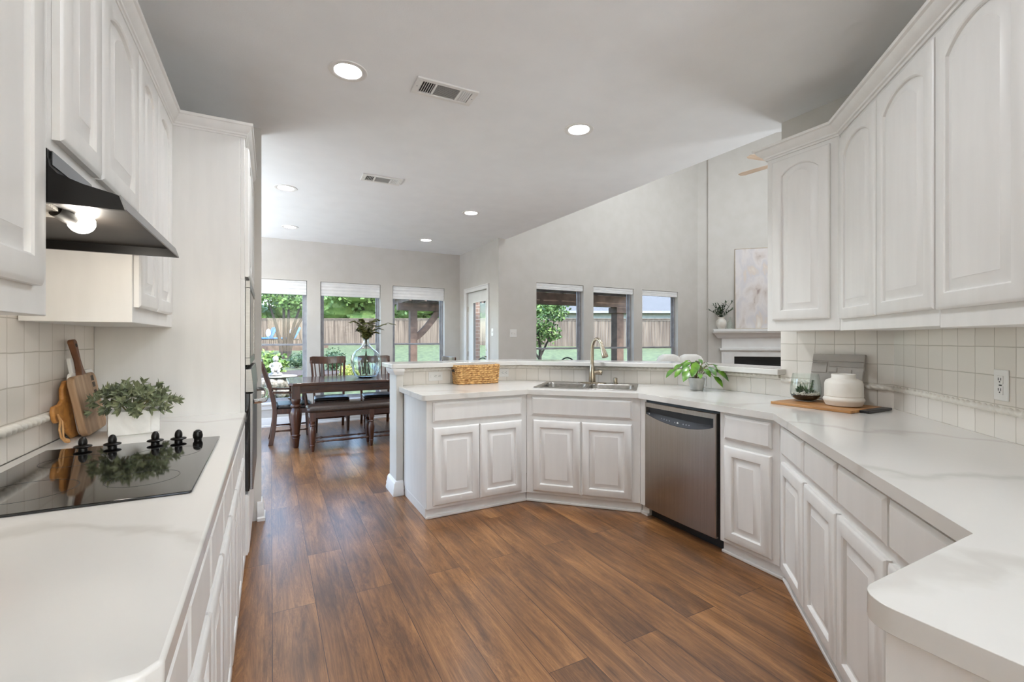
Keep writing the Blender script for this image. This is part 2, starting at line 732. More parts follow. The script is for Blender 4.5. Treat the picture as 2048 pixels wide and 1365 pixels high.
M['walnut'] = wood_mat('dark_stained_wood', S(48, 26, 17), S(90, 52, 33), axis=2, rough=0.28, coat=0.25)
M['walnutx'] = wood_mat('dark_stained_wood_long', S(46, 25, 17), S(86, 50, 32), axis=0, rough=0.22, coat=0.35)
M['leather'] = pm('black_leather', S(22, 20, 20), S(34, 31, 30), scale=60, rough=0.34, bump=0.15, bscale=240)
M['leatherb'] = pm('brown_leather', S(46, 33, 27), S(62, 46, 38), scale=50, rough=0.36, bump=0.15, bscale=240)
M['board'] = wood_mat('acacia_board', S(140, 108, 78), S(182, 150, 118), axis=2, rough=0.5)
M['boardh'] = wood_mat('walnut_handle', S(88, 52, 32), S(134, 88, 56), axis=2, rough=0.45)
M['amber'] = wood_mat('amber_acacia', S(150, 96, 40), S(196, 138, 70), axis=1, rough=0.45)
M['teak'] = wood_mat('teak_board', S(150, 98, 50), S(196, 146, 92), axis=1, rough=0.4)
M['straps'] = pm('tan_leather_cord', S(176, 128, 76), S(196, 150, 98), scale=30, rough=0.6)
M['marble'] = pm('white_marble', S(214, 211, 206), S(236, 234, 230), scale=5, rough=0.35, detail=8, lo=0.3, hi=0.55, distortion=1.5)
M['olive'] = pm('sage_leaf', S(84, 96, 66), S(142, 148, 112), scale=24, rough=0.5, sheen=0.2)
M['green'] = pm('pothos_leaf', S(40, 92, 26), S(112, 158, 48), scale=14, rough=0.3, coat=0.2)
M['fern'] = pm('fern_leaf', S(62, 68, 26), S(120, 120, 56), scale=30, rough=0.55)
M['succ'] = pm('succulent_leaf', S(46, 78, 44), S(106, 140, 92), scale=30, rough=0.4)
M['stem'] = pm('plant_stem', S(98, 96, 52), S(120, 112, 66), scale=20, rough=0.6)
M['soil'] = pm('potting_soil', S(40, 30, 24), S(58, 46, 38), scale=60, rough=0.95, bump=0.6)
M['pot'] = pm('grey_ceramic', S(176, 175, 172), S(192, 191, 188), scale=20, rough=0.55)
M['cream'] = pm('cream_ceramic', S(226, 220, 210), S(232, 227, 219), scale=12, rough=0.45)
M['grey'] = pm('taupe_grey_matte', S(164, 157, 149), S(172, 165, 158), scale=10, rough=0.6)
M['basket'] = pm('woven_seagrass', S(150, 100, 48), S(226, 182, 118), scale=45, stretch=(1, 1, 2), rough=0.65, bump=0.5, bscale=180)
M['pebble'] = pm('cream_pebbles', S(214, 206, 194), S(236, 230, 222), scale=60, rough=0.6)
M['gold'] = pm('pale_gold_frame', S(176, 158, 128), S(196, 178, 148), scale=20, rough=0.35, metal=0.7)
M['shade'] = pm('white_cell_shade', S(232, 232, 232), S(238, 238, 237), scale=10, rough=0.8)
M['alum'] = pm('grey_aluminium_frame', S(150, 151, 156), S(172, 173, 178), scale=10, rough=0.45, metal=0.2)
M['sofa'] = pm('ivory_fabric', S(226, 222, 216), S(234, 231, 226), scale=90, rough=0.9, bump=0.2)
M['fanw'] = wood_mat('fan_blade_wood', S(178, 152, 128), S(204, 180, 156), axis=0, rough=0.4)
M['can'] = pm('can_reflector', S(236, 234, 228), S(240, 238, 232), scale=10, rough=0.3)
M['lens'] = emis('lamp_lens', (1.0, 0.95, 0.86, 1), 14.0)
M['bulb'] = emis('lit_bulb', (1.0, 0.93, 0.82, 1), 22.0)
M['blue'] = pm('blue_cushion', S(40, 84, 128), S(64, 108, 149), scale=12, rough=0.8)
M['stone'] = pm('pale_cast_stone', S(134, 131, 126), S(163, 160, 157), scale=20, rough=0.85, bump=0.5)
M['rock'] = pm('pond_rock', S(91, 85, 76), S(149, 143, 134), scale=14, rough=0.9, bump=0.6, detail=6)
M['iron'] = pm('black_cast_iron', S(28, 28, 30), S(44, 44, 46), scale=30, rough=0.5, metal=0.5)
M['fence'] = pm('cedar_pickets', S(84, 70, 60), S(128, 112, 98), scale=3.2, stretch=(2.4, 2.4, 0.12), rough=0.85, detail=5)
M['fencecap'] = pm('cedar_cap', S(96, 82, 72), S(118, 104, 92), scale=6, rough=0.8)
M['perg'] = pm('brown_timber', S(74, 58, 50), S(104, 84, 74), scale=5, stretch=(1, 1, 1), rough=0.8, detail=5)
M['grass'] = pm('lawn_grass', S(50, 62, 38), S(88, 101, 66), scale=5, rough=0.95, bump=0.8, bscale=60, detail=8)
M['mulch'] = pm('dark_mulch', S(44, 38, 36), S(86, 76, 72), scale=26, rough=0.95, bump=1.0, detail=6)
M['leafa'] = pm('bright_tree_leaf', S(74, 104, 48), S(128, 152, 88), scale=1.4, rough=0.6, detail=6)
M['leafb'] = pm('deep_tree_leaf', S(52, 84, 40), S(112, 142, 76), scale=2.2, rough=0.6, detail=6)
M['leafc'] = pm('shrub_leaf', S(53, 85, 30), S(122, 146, 73), scale=5, rough=0.5, detail=6)
M['leafd'] = pm('dark_shrub_leaf', S(33, 58, 33), S(70, 94, 61), scale=5, rough=0.55, detail=6)
M['leafy'] = pm('yellow_green_leaf', S(114, 129, 46), S(163, 160, 84), scale=9, rough=0.5, detail=6)
M['bark'] = pm('smooth_bark', S(40, 35, 32), S(62, 55, 50), scale=8, stretch=(1, 1, 0.4), rough=0.9)
M['deck'] = wood_mat('deck_boards', S(104, 84, 66), S(136, 114, 92), axis=0, rough=0.8)
M['roof'] = pm('grey_shingles', S(70, 73, 77), S(86, 89, 94), scale=7, stretch=(1, 1, 5), rough=0.9)
M['siding'] = pm('pale_siding', S(130, 136, 136), S(142, 147, 147), scale=4, rough=0.8)
M['concrete'] = pm('patio_concrete', S(186, 180, 172), S(206, 200, 192), scale=5, rough=0.9)
M['fire'] = pm('firebox_black', S(10, 10, 11), S(20, 20, 21), scale=8, rough=0.5)
M['vase'] = None


def glass_mat(name, col, rough=0.0, ior=1.45):
    m, nt, b = base_mat(name)
    b.inputs['Base Color'].default_value = col
    setp(b, rough, 0, 0, None, 1.0, ior)
    return m


M['vase'] = glass_mat('blue_tinted_glass', (0.90, 0.965, 0.975, 1))
M['clear'] = pane_mat('clear_glass', 0.04, 0.75)


def painting_mat():
    m, nt, b = base_mat('abstract_canvas')
    N, L = nt.nodes, nt.links
    tc = N.new('ShaderNodeTexCoord')
    mp = N.new('ShaderNodeMapping')
    mp.inputs['Scale'].default_value = (3.4, 1, 2.0)
    L.new(tc.outputs['Object'], mp.inputs['Vector'])
    nz = N.new('ShaderNodeTexNoise')
    nz.inputs['Scale'].default_value = 1.2
    nz.inputs['Detail'].default_value = 4
    nz.inputs['Distortion'].default_value = 0.35
    L.new(mp.outputs[0], nz.inputs['Vector'])
    cr = N.new('ShaderNodeValToRGB')
    e = cr.color_ramp.elements
    e[0].position = 0.27
    e[0].color = S(136, 112, 104)
    e[1].position = 0.78
    e[1].color = S(234, 230, 224)
    for p, c in ((0.36, S(206, 196, 190)), (0.48, S(220, 214, 212)), (0.58, S(208, 204, 206)), (0.66, S(216, 204, 194))):
        k = e.new(p)
        k.color = c
    L.new(nz.outputs['Fac'], cr.inputs['Fac'])
    L.new(cr.outputs[0], b.inputs['Base Color'])
    setp(b, 0.7)
    return m


M['canvas'] = painting_mat()

# ------------------------------------------------------------------ plan of the house (metres, floor at z = 0)
CEIL = 2.865
N0, N1, N2, N3, N4 = (1.005, 3.225), (1.848, 3.225), (2.480, 2.593), (2.463, 1.511), (1.322, 0.370)   # cabinet faces
P1, P2, P3, P4, P5 = (2.158, 3.985), (3.215, 2.8955), (3.215, 1.962), (3.215, 1.294), (1.6, -0.321)     # wall faces
CT = 0.918          # top of the worktop
YB = 7.80           # dining room back wall
YF = 6.20           # family room back wall
XD = 3.06           # wall with the garden door
CANS = [(0.393, 2.75), (2.000, 2.72), (0.137, 5.163), (2.155, 5.123), (0.236, 6.918), (2.128, 6.849)]


def ang(a, b):
    return math.atan2(b[1] - a[1], b[0] - a[0])


def dist(a, b):
    return math.hypot(b[0] - a[0], b[1] - a[1])


# ------------------------------------------------------------------ floor, ceiling, walls
struct(MB().box(-1.95, 10.1, -2.7, 7.94, -0.1, 0.0).build('floor', M['floor'], smooth=0))
m = MB()
m.prism([(-1.95, -2.7), (3.36, -2.7), (3.33, 2.04), (3.2, YF), (XD + 0.12, YF), (XD + 0.12, 7.94), (-1.95, 7.94)], CEIL, 2.985,
        [circ(x, y, 0.084, 28) for x, y in CANS])
struct(m.build('ceiling', M['ceil'], smooth=0))
struct(MB().box(3.0, 10.2, -2.7, 6.34, 5.2, 5.32).build('ceiling_family', M['ceil'], smooth=0))


def wall_y(name, y0, y1, x0, x1, z0, z1, holes, mat):
    m = MB()
    xs = x0
    for hx0, hx1, hz0, hz1 in holes:
        m.box(xs, hx0, y0, y1, z0, z1)
        if hz0 > z0:
            m.box(hx0, hx1, y0, y1, z0, hz0)
        m.box(hx0, hx1, y0, y1, hz1, z1)
        xs = hx1
    m.box(xs, x1, y0, y1, z0, z1)
    return struct(m.build(name, mat, smooth=0))


DW = [(-0.430, 0.506), (0.701, 1.635), (1.840, 2.766)]
FW = [(3.730, 4.657), (4.863, 5.769), (5.974, 6.885)]
wall_y('wall_back', YB, YB + 0.14, -1.9, XD + 0.12, 0, CEIL, [(a, b, 0.36, 2.243) for a, b in DW], M['wall'])
wall_y('wall_family_back', YF, YF + 0.14, XD + 0.12, 7.427, 0, 5.2, [(a, b, 0.40, 2.233) for a, b in FW], M['wall'])
wall_y('wall_brick', YF + 0.14, YF + 0.24, XD + 0.12, 7.6, -0.1, 5.2, [(a - 0.07, b + 0.07, 0.34, 2.30) for a, b in FW], M['brick'])
m = MB()
m.box(XD, XD + 0.12, YF, 6.60, 0, CEIL).box(XD, XD + 0.12, 7.47, YB, 0, CEIL).box(XD, XD + 0.12, 6.60, 7.47, 2.14, CEIL)
struct(m.build('wall_door_side', M['wall'], smooth=0))
struct(MB().box(-0.89, -0.77, -2.6, 3.80, 0, CEIL).build('wall_left', M['wall'], smooth=0))
struct(MB().box(-1.8, -0.06, 3.80, 3.92, 0, CEIL).build('wall_left_return', M['wall'], smooth=0))
m = MB()
m.box(-1.9, -1.8, 3.80, 4.15, 0, CEIL).box(-1.9, -1.8, 7.55, YB, 0, CEIL).box(-1.9, -1.8, 4.15, 7.55, 2.45, CEIL)  # wide opening added in this unseen wall to let daylight in
struct(m.build('wall_dining_left', M['wall'], smooth=0))
struct(MB().box(-16, -1.96, -2.7, 6.4, -0.22, -0.12).build('side_yard_floor', M['concrete'], smooth=0))
wall_y('wall_near', -2.7, -2.6, -0.89, 1.72, 0, CEIL, [(-0.30, 1.15, 0.9, 2.1)], M['wall'])
struct(MB().box(-14, 16, -16, -2.72, -0.22, -0.12).build('bounce_floor', M['concrete'], smooth=0))  # unseen pale ground, added to bounce sunlight up to the kitchen ceiling
m = MB()
m.prism([P4, P5, (1.72, -0.41), (3.33, 1.20), (3.33, P3[1]), P3], 0, CEIL)
struct(m.build('wall_right', M['wall'], smooth=0))
struct(MB().box(1.6, 1.72, -2.6, -0.36, 0, CEIL).build('wall_right_near', M['wall'], smooth=0))
m = MB()
m.prism([(3.2, YF), (3.33, 2.04), (3.36, -2.6), (3.26, -2.6), (3.23, 2.04), (3.1, YF)], 2.985, 5.2)
struct(m.build('wall_over_bar', M['wall'], smooth=0))
m = MB()
m.prism([(7.427, YF), (10.0, 3.627), (10.1, 3.727), (7.527, YF + 0.14), (7.427, YF + 0.14)], 0, 5.2)
m.prism([(7.56, 6.067), (8.95, 4.677), (8.915, 4.642), (7.525, 6.032)], 0, 5.2)
struct(m.build('wall_fireplace', M['wall'], smooth=0))
struct(MB().box(10.0, 10.1, -2.6, 3.63, 0, 5.2).build('wall_family_right', M['wall'], smooth=0))
struct(MB().box(1.72, 10.1, -2.7, -2.6, 0, 5.2).build('wall_family_near', M['wall'], smooth=0))

# bar: half wall behind the peninsula
PW = [(1.006, P1[1]), P1, P2, P3]
m = MB()
m.prism(offs(PW, 0.0095) + list(reversed(offs(PW, 0.13))), 0, 1.073)
struct(m.build('wall_bar', M['wall'], smooth=0))
m = MB()
m.box(0.942, 1.005, 3.87, 4.115, 0, 1.073)
struct(m.build('wall_bar_end', M['wall'], smooth=0, bevel=0.008))
tr = sweep([(0, 0), (0.012, 0), (0.02, 0.018), (0.03, 0.03), (0.034, 0.05), (0, 0.05)],
           [(0.942, 4.115), (0.942, 3.87), (1.0055, 3.87)], 1.022)
struct(tr.build('trim_1', M['trim']))

# baseboards
BB = [(0, 0), (0.026, 0), (0.026, 0.022), (0.018, 0.03), (0.018, 0.085), (0.013, 0.095), (0.013, 0.118), (0.006, 0.135), (0, 0.138)]
struct(sweep(BB, [(-1.8, YB), (XD, YB)]).build('baseboard_back', M['trim']))
struct(sweep(BB, [(-0.085, 3.80), (-0.06, 3.80), (-0.06, 3.92), (-1.8, 3.92)]).build('baseboard_left', M['trim']))
PB = [(0, 0), (0.032, 0), (0.034, 0.02), (0.028, 0.04), (0.030, 0.055), (0.022, 0.075), (0.020, 0.1), (0.010, 0.118), (0, 0.122)]
struct(sweep(PB, [(0.942, 4.115), (0.942, 3.87), (1.0, 3.87)]).build('baseboard_bar', M['trim']))
struct(sweep(BB, [(XD + 0.12, YF), (7.427, YF)]).build('baseboard_family', M['trim']))

# ------------------------------------------------------------------ backsplash tile and rope moulding


def tile(name, a, b, z0, z1, zrow):
    m = MB()
    m.box(0, dist(a, b), 0, 0.009, z0 - zrow, z1 - zrow)
    o = m.build(name, M['tile'], smooth=0)
    place(o, (a[0], a[1], zrow), ang(a, b))
    return struct(o)


tile('wall_backsplash_bar', (1.006, P1[1]), P1, CT, 1.072, CT + 0.002)
tile('wall_backsplash_sink', P1, P2, CT, 1.072, CT + 0.002)
tile('wall_backsplash_dishwasher', P2, (P3[0], P3[1] + 0.001), CT, 1.072, CT + 0.002)
tile('wall_backsplash_right_lower', P3, P4, CT, 1.036, CT + 0.002)
tile('wall_backsplash_right', (P3[0], P3[1]), P4, 1.0365, 1.40, 0.943)
tile('wall_backsplash_diagonal_lower', P4, P5, CT, 1.036, CT + 0.002)
tile('wall_backsplash_diagonal', P4, P5, 1.0365, 1.40, 0.943)
tile('wall_backsplash_left_lower', (-0.77, -0.6), (-0.77, 2.92), CT, 1.0195, CT + 0.002)
tile('wall_backsplash_left', (-0.77, -0.6), (-0.77, 2.92), 1.0195, 1.70, 0.928)
# the boxes above stand 9 mm into the wall; bring them out to the face
for o in list(COL.objects):
    if o.name.startswith('wall_backsplash_left'):
        o.location.x = -0.761
    elif o.name.startswith('wall_backsplash_right'):
        o.location.x -= 0.009
    elif o.name.startswith('wall_backsplash_diagonal'):
        o.location.x -= 0.00636
        o.location.y += 0.00636


def rope(name, path, r=0.0125):
    pts = []
    for (a, b) in zip(path, path[1:]):
        a, b = Vector(a), Vector(b)
        n = max(2, int((b - a).length / 0.006))
        pts += [a.lerp(b, i / n) for i in range(n)]
    pts.append(Vector(path[-1]))
    m = MB()
    m.tube(pts, r, 12, True, lambda th, s: 1.0 + 0.26 * math.cos(2 * th - 2 * PI * s / 0.036))
    return struct(m.build(name, M['rope'], smooth=60))


wf = [(p[0], p[1], 1.055) for p in offs(PW, -0.010)]
rope('trim_2', [wf[0], wf[1], wf[2], (wf[3][0], 1.97, 1.055)])
rope('trim_3', [(3.196, 1.95, 1.036), (3.196, 1.286, 1.036), (1.6, -0.31, 1.036)], 0.0135)
rope('trim_4', [(-0.750, -0.5, 1.026), (-0.750, 2.918, 1.026)], 0.0145)

# ------------------------------------------------------------------ windows


def window(n, x0, x1, z0, z1, y, meet, sill=True):
    """single-hung aluminium window in a drywall opening"""
    f = 0.034
    ya, yb = y + 0.085, y + 0.13
    m = MB()
    m.box(x0, x0 + f, ya, yb, z0, z1).box(x1 - f, x1, ya, yb, z0, z1)
    m.box(x0 + f, x1 - f, ya, yb, z1 - f, z1).box(x0 + f, x1 - f, ya, yb, z0, z0 + f)
    w = struct(m.build('window_%d' % n, M['alum'], bevel=0.003))
    for nm, za, zb, yy in (('upper_sash', meet, z1 - f, 0.028), ('lower_sash', z0 + f, meet + 0.022, 0.008)):
        g = 0.026
        m = MB()
        xa, xb = x0 + f, x1 - f
        y0, y1 = ya + yy, ya + yy + 0.016
        m.box(xa, xa + g, y0, y1, za, zb).box(xb - g, xb, y0, y1, za, zb)
        m.box(xa + g, xb - g, y0, y1, zb - g, zb).box(xa + g, xb - g, y0, y1, za, za + g)
        s = m.build(nm, M['alum'], w, bevel=0.002)
        m = MB()
        m.box(xa + g, xb - g, y0 + 0.006, y0 + 0.009, za + g, zb - g)
        m.build('pane', M['pane'], s, smooth=0)
    if sill:
        m = MB()
        m.box(x0 - 0.03, x1 + 0.03, y - 0.035, y + 0.0, z0 - 0.028, z0)
        m.box(x0, x1, y, y + 0.085, z0 - 0.001, z0 + 0.004)
        m.box(x0 - 0.015, x1 + 0.015, y - 0.016, y, z0 - 0.095, z0 - 0.028)
        m.build('window_sill', M['trim'], w, bevel=0.004)
    return w


for i, (a, b) in enumerate(DW):
    window(i + 1, a, b, 0.36, 2.243, YB, 1.232)
for i, (a, b) in enumerate(FW):
    window(i + 4, a, b, 0.40, 2.233, YF, 1.165)


def shade(x0, x1, z1, drop, y, label, group, flat):
    t = thing('window_shade', label, 'blind', ((x0 + x1) / 2, y, z1), 0, group)
    w = (x1 - x0) / 2 - 0.008
    m = MB()
    m.box(-w, w, 0.012, 0.062, -0.035, -0.004)
    m.build('head_rail', M['shade'], t, bevel=0.003)
    m = MB()
    zt, zb = -0.035, -drop + 0.022
    n = 3 if not flat else 2
    for k in range(n):
        a = zt + (zb - zt) * k / n
        c = zt + (zb - zt) * (k + 1) / n
        mid = (a + c) / 2
        m.ringstack([[(sx, 0.02, a), (sx, 0.012, mid), (sx, 0.02, c), (sx, 0.056, c), (sx, 0.064, mid), (sx, 0.056, a)] for sx in (-w, w)])
    m.build('pleated_fabric', M['shade'], t, smooth=20)
    m = MB()
    m.box(-w, w, 0.014, 0.06, -drop, -drop + 0.022)
    m.build('bottom_rail', M['shade'], t, bevel=0.004)


sd = ['white pleated shade raised at the left dining room window', 'white pleated shade raised at the middle dining room window behind the fern',
      'white pleated shade raised at the dining room window nearest the garden door']
for (a, b), l, in zip(DW, sd):
    shade(a, b, 2.243, 0.222, YB, l, 'shades of the dining room windows', False)
sd = ['white shade rolled up at the family room window with green leaves outside', 'white shade rolled up at the family room window behind the faucet',
      'white shade rolled up at the family room window nearest the fireplace']
for (a, b), l, in zip(FW, sd):
    shade(a, b, 2.233, 0.10, YF, l, 'shades of the family room windows', True)

# ------------------------------------------------------------------ garden door (opens through the X = XD wall)
d1 = thing('door_1', 'white garden door with one tall glass panel', 'door', (XD, 7.47, 0), -PI / 2)   # local x runs towards the camera, -y into the room
struct(d1)
W_, Hd = 0.87, 2.135
m = MB()
for a, b, c, d in ((0.004, 0.225, 0.004, Hd), (0.765 - 0.0, 0.866, 0.004, Hd)):
    m.box(a, b, 0.03, 0.074, c, d)
m.box(0.225, 0.765, 0.03, 0.074, 1.962, Hd).box(0.225, 0.765, 0.03, 0.074, 0.004, 0.28)
dp = m.build('door_leaf', M['trim'], d1, bevel=0.002)
m = MB()
for a, b, c, d in ((0.215, 0.24, 0.27, 1.975), (0.75, 0.775, 0.27, 1.975), (0.24, 0.75, 1.95, 1.975), (0.24, 0.75, 0.27, 0.295)):
    m.box(a, b, 0.02, 0.03, c, d)
m.build('glazing_bead', M['trim'], dp, bevel=0.003)
MB().box(0.226, 0.764, 0.048, 0.054, 0.281, 1.961).build('glass', M['pane'], dp, smooth=0)
m = MB()
m.tube([(0.815, 0.03, 1.05), (0.815, -0.02, 1.05)], 0.01, 10).tube([(0.815, -0.02, 1.05), (0.72, -0.025, 1.05)], 0.008, 10)
m.lathe([(0.026, 0), (0.024, 0.006)], 16)
m.build('lever_handle', M['nickel'], dp)
m = MB()
m.tube([(0.815, 0.031, 1.16), (0.815, 0.005, 1.16)], 0.024, 14)
m.build('deadbolt', M['nickel'], dp)
for z in (0.25, 1.07, 1.86):
    m = MB()
    m.tube([(-0.002, 0.026, z - 0.045), (-0.002, 0.026, z + 0.045)], 0.007, 8)
    m.build('hinge', M['nickel'], d1)
m = MB()
cw = 0.075
for a, b, c, d in ((-cw, 0.0, 0, 2.14 + cw), (0.87, 0.87 + cw, 0, 2.14 + cw), (0.0, 0.87, 2.14, 2.14 + cw)):
    m.box(a, b, -0.018, 0.0, c, d)
for a, b, c, d in ((-cw, -cw + 0.02, 0, 2.14 + cw), (0.87 + cw - 0.02, 0.87 + cw, 0, 2.14 + cw), (-cw, 0.87 + cw, 2.14 + cw - 0.02, 2.14 + cw)):
    m.box(a, b, -0.026, -0.018, c, d)
m.build('door_casing', M['trim'], d1, bevel=0.004)

# ------------------------------------------------------------------ cabinets


def panel_door(w, h, t=0.022, arch=0.0, st=0.056):
    """raised-panel door, front towards -y, lower left corner at the origin"""
    m = MB()
    N = 14 if arch else 1
    ringsp = [(0.0, 0.0, 0), (0.0, -t + 0.007, 0), (0.004, -t + 0.004, 0), (0.011, -t, 0), (st, -t, 1), (st + 0.005, -t + 0.004, 1), (st + 0.007, -t + 0.014, 1),
              (st + 0.012, -t + 0.014, 1), (st + 0.046, -t + 0.002, 1), (st + 0.047, -t + 0.001, 1)]
    rings = []
    for ins, y, a in ringsp:
        r = [(ins, y, ins), (w - ins, y, ins)]
        for k in range(N + 1):
            u = k / N
            x = (w - ins) + (2 * ins - w) * u
            top = h - ins
            if arch and a:
                uu = 2 * u - 1
                top = h - ins + 0.004 - arch * (1 - math.sqrt(max(0.0, 1.0 - (0.82 * uu) ** 2))) / (1 - math.sqrt(1 - 0.82 ** 2))
            r.append((x, y, top))
        rings.append(r)
    m.ringstack(rings)
    return m


def drawer_front(w, h, t=0.02):
    m = MB()
    rings = []
    for ins, y in ((0, 0), (0, -t + 0.008), (0.004, -t + 0.006), (0.008, -t + 0.004), (0.014, -t), (0.016, -t)):
        rings.append([(ins, y, ins), (w - ins, y, ins), (w - ins, y, h - ins), (ins, y, h - ins)])
    m.ringstack(rings)
    return m


def cabinet(name, label, cat, org, a, w, depth, z0, z1, fronts, group=None, kick=False, x0=0.0, el=0.0, er=0.0):
    t = thing(name, label, cat, (org[0], org[1], 0), a, group)
    m = MB()
    m.box(x0, x0 + w, 0.0, depth, z0, z1)
    m.build('carcass', M['cab'], t, bevel=0.002)
    if kick:
        m = MB()
        m.hexa(*[[(x0 - el * 0.0124, 0.030, z), (x0 + w + er * 0.0124, 0.030, z), (x0 + w, depth - 0.02, z), (x0, depth - 0.02, z)] for z in (0.0, z0)])
        m.hexa(*[[(x0 - el * 0.005, 0.012, z), (x0 + w + er * 0.005, 0.012, z), (x0 + w + er * 0.0124, 0.030, z), (x0 - el * 0.0124, 0.030, z)] for z in (0.0, 0.018)])
        m.build('toe_kick', M['cab'], t, bevel=0.004)
    for f in fronts:
        kind, xa, xb, za, zb = f[:5]
        if kind == 'door':
            o = panel_door(xb - xa, zb - za, arch=(f[5] if len(f) > 5 else 0)).build('door', M['cab'], t, smooth=32)
        else:
            o = drawer_front(xb - xa, zb - za).build('drawer', M['cab'], t, smooth=32)
        o.location = (xa, -0.0005, za)
    return t


DZ = (0.712, 0.858)
OZ = (0.100, 0.673)
CB = CT - 0.041     # underside of the worktop

cabinet('base_cabinet', 'white base cabinet at the open end of the peninsula, below the woven basket', 'cabinet', N0, 0, dist(N0, N1) - 0.001, 0.64, 0.075, CB,
        [('drawer', 0.045, 0.790) + DZ, ('door', 0.046, 0.414) + OZ, ('door', 0.422, 0.790) + OZ], 'base cabinets under the long white worktop', True, er=1)
cabinet('base_cabinet', 'white sink base cabinet under the double sink and faucet', 'cabinet', N1, ang(N1, N2), dist(N1, N2) - 0.001, 0.70, 0.075, 0.70,
        [('drawer', 0.047, 0.832) + DZ, ('door', 0.056, 0.441) + OZ, ('door', 0.450, 0.832) + OZ], 'base cabinets under the long white worktop', True, el=1, er=1)
sinkcab = bpy.data.objects['base_cabinet.001']
m = MB()
m.box(0, dist(N1, N2) - 0.001, 0, 0.02, 0.70, CB).box(0, 0.018, 0.02, 0.70, 0.70, CB).box(dist(N1, N2) - 0.019, dist(N1, N2) - 0.001, 0.02, 0.70, 0.70, CB)
m.build('apron_rail', M['cab'], sinkcab)
A3 = ang(N2, N3)
cabinet('base_cabinet', 'narrow white base cabinet just right of the steel dishwasher', 'cabinet', N2, A3, dist(N2, N3) - 0.703, 0.70, 0.075, CB,
        [('drawer', 0.740, 1.040) + DZ, ('door', 0.740, 1.040) + OZ], 'base cabinets under the long white worktop', True, x0=0.702, er=1)
m = MB()
m.box(0.0, 0.062, 0, 0.70, 0.075, CB).hexa(*[[(-0.0124, 0.03, z), (0.062, 0.03, z), (0.062, 0.68, z), (0, 0.68, z)] for z in (0, 0.075)]).hexa(*[[(-0.005, 0.012, z), (0.062, 0.012, z), (0.062, 0.03, z), (-0.0124, 0.03, z)] for z in (0, 0.018)])
o = m.build('filler_panel', M['cab'])
place(o, (N2[0], N2[1], 0), A3)
tag(o, 'narrow white filler strip between the sink cabinet and the dishwasher', 'cabinet panel')
A4 = ang(N3, N4)
cabinet('base_cabinet', 'white two-door base cabinet in the corner beyond the narrow cabinet, right-hand run', 'cabinet', N3, A4, 0.840, 0.60, 0.075, CB,
        [('drawer', 0.086, 0.446) + DZ, ('drawer', 0.470, 0.832) + DZ, ('door', 0.086, 0.452) + OZ, ('door', 0.470, 0.836) + OZ],
        'base cabinets under the long white worktop', True, el=1)
cabinet('base_cabinet', 'white base cabinet of the right-hand run, partly hidden by the near worktop corner', 'cabinet', N3, A4, dist(N3, N4) - 0.842, 0.60, 0.075, CB,
        [('drawer', 0.850, 1.212) + DZ, ('drawer', 1.230, 1.590) + DZ, ('door', 0.848, 1.214) + OZ, ('door', 1.230, 1.590) + OZ],
        'base cabinets under the long white worktop', True, x0=0.841)
o = thing('base_cabinet', 'plain white cabinet end below the rounded worktop corner at lower right', 'cabinet', (0.858, -0.40, 0), 0)
m = MB()
m.box(0, 0.425, 0, 0.752, 0.075, CB).box(0.03, 0.42, 0.02, 0.72, 0, 0.075)
m.build('carcass', M['cab'], o, bevel=0.003)
MB().box(-0.018, 0.0, 0.0, 0.752, 0.0, CB).build('end_panel', M['cab'], o, bevel=0.003)

# left run
LF = -0.145
lab = ['white base cabinet under the cooktop, nearest the camera on the left', 'white base cabinet in the middle of the left run',
       'white base cabinet of the left run beside the oven tower']
sp = [0.715, 1.287, 1.960, 2.918]
fr = [[(0.735, 0.957), (0.970, 1.280)], [(1.294, 1.616), (1.630, 1.950)], [(1.970, 2.285), (2.298, 2.600), (2.614, 2.890)]]
for k in range(3):
    y0 = sp[k]
    fs = []
    for a, b in fr[k]:
        fs += [('drawer', a - y0, b - y0) + DZ, ('door', a - y0, b - y0) + OZ]
    cabinet('base_cabinet', lab[k], 'cabinet', (LF, y0), PI / 2, sp[k + 1] - y0 - 0.001, 0.62, 0.075, CB, fs, 'base cabinets of the left run', True)

# uppers on the left
UF = -0.4525
UD = 0.305
cabinet('wall_cabinet', 'white wall cabinet at the left edge of the photo, nearest the camera', 'cabinet', (UF, 0.42), PI / 2, 0.997, UD, 1.374, 2.455,
        [('door', 0.035, 0.475, 1.437, 2.395, 0.06), ('door', 0.485, 0.928, 1.437, 2.395, 0.06)], 'wall cabinets of the left run')
cabinet('wall_cabinet', 'short white two-door wall cabinet above the black range hood', 'cabinet', (UF, 1.418), PI / 2, 0.731, UD, 1.760, 2.455,
        [('door', 0.025, 0.310, 1.788, 2.395, 0.045), ('door', 0.322, 0.722, 1.788, 2.395, 0.045)], 'wall cabinets of the left run')
cabinet('wall_cabinet', 'tall narrow two-door wall cabinet between the range hood and the oven tower', 'cabinet', (UF, 2.150), PI / 2, 0.768, UD, 1.384, 2.455,
        [('door', 0.018, 0.318, 1.442, 2.395, 0.045), ('door', 0.326, 0.640, 1.442, 2.395, 0.045)], 'wall cabinets of the left run')
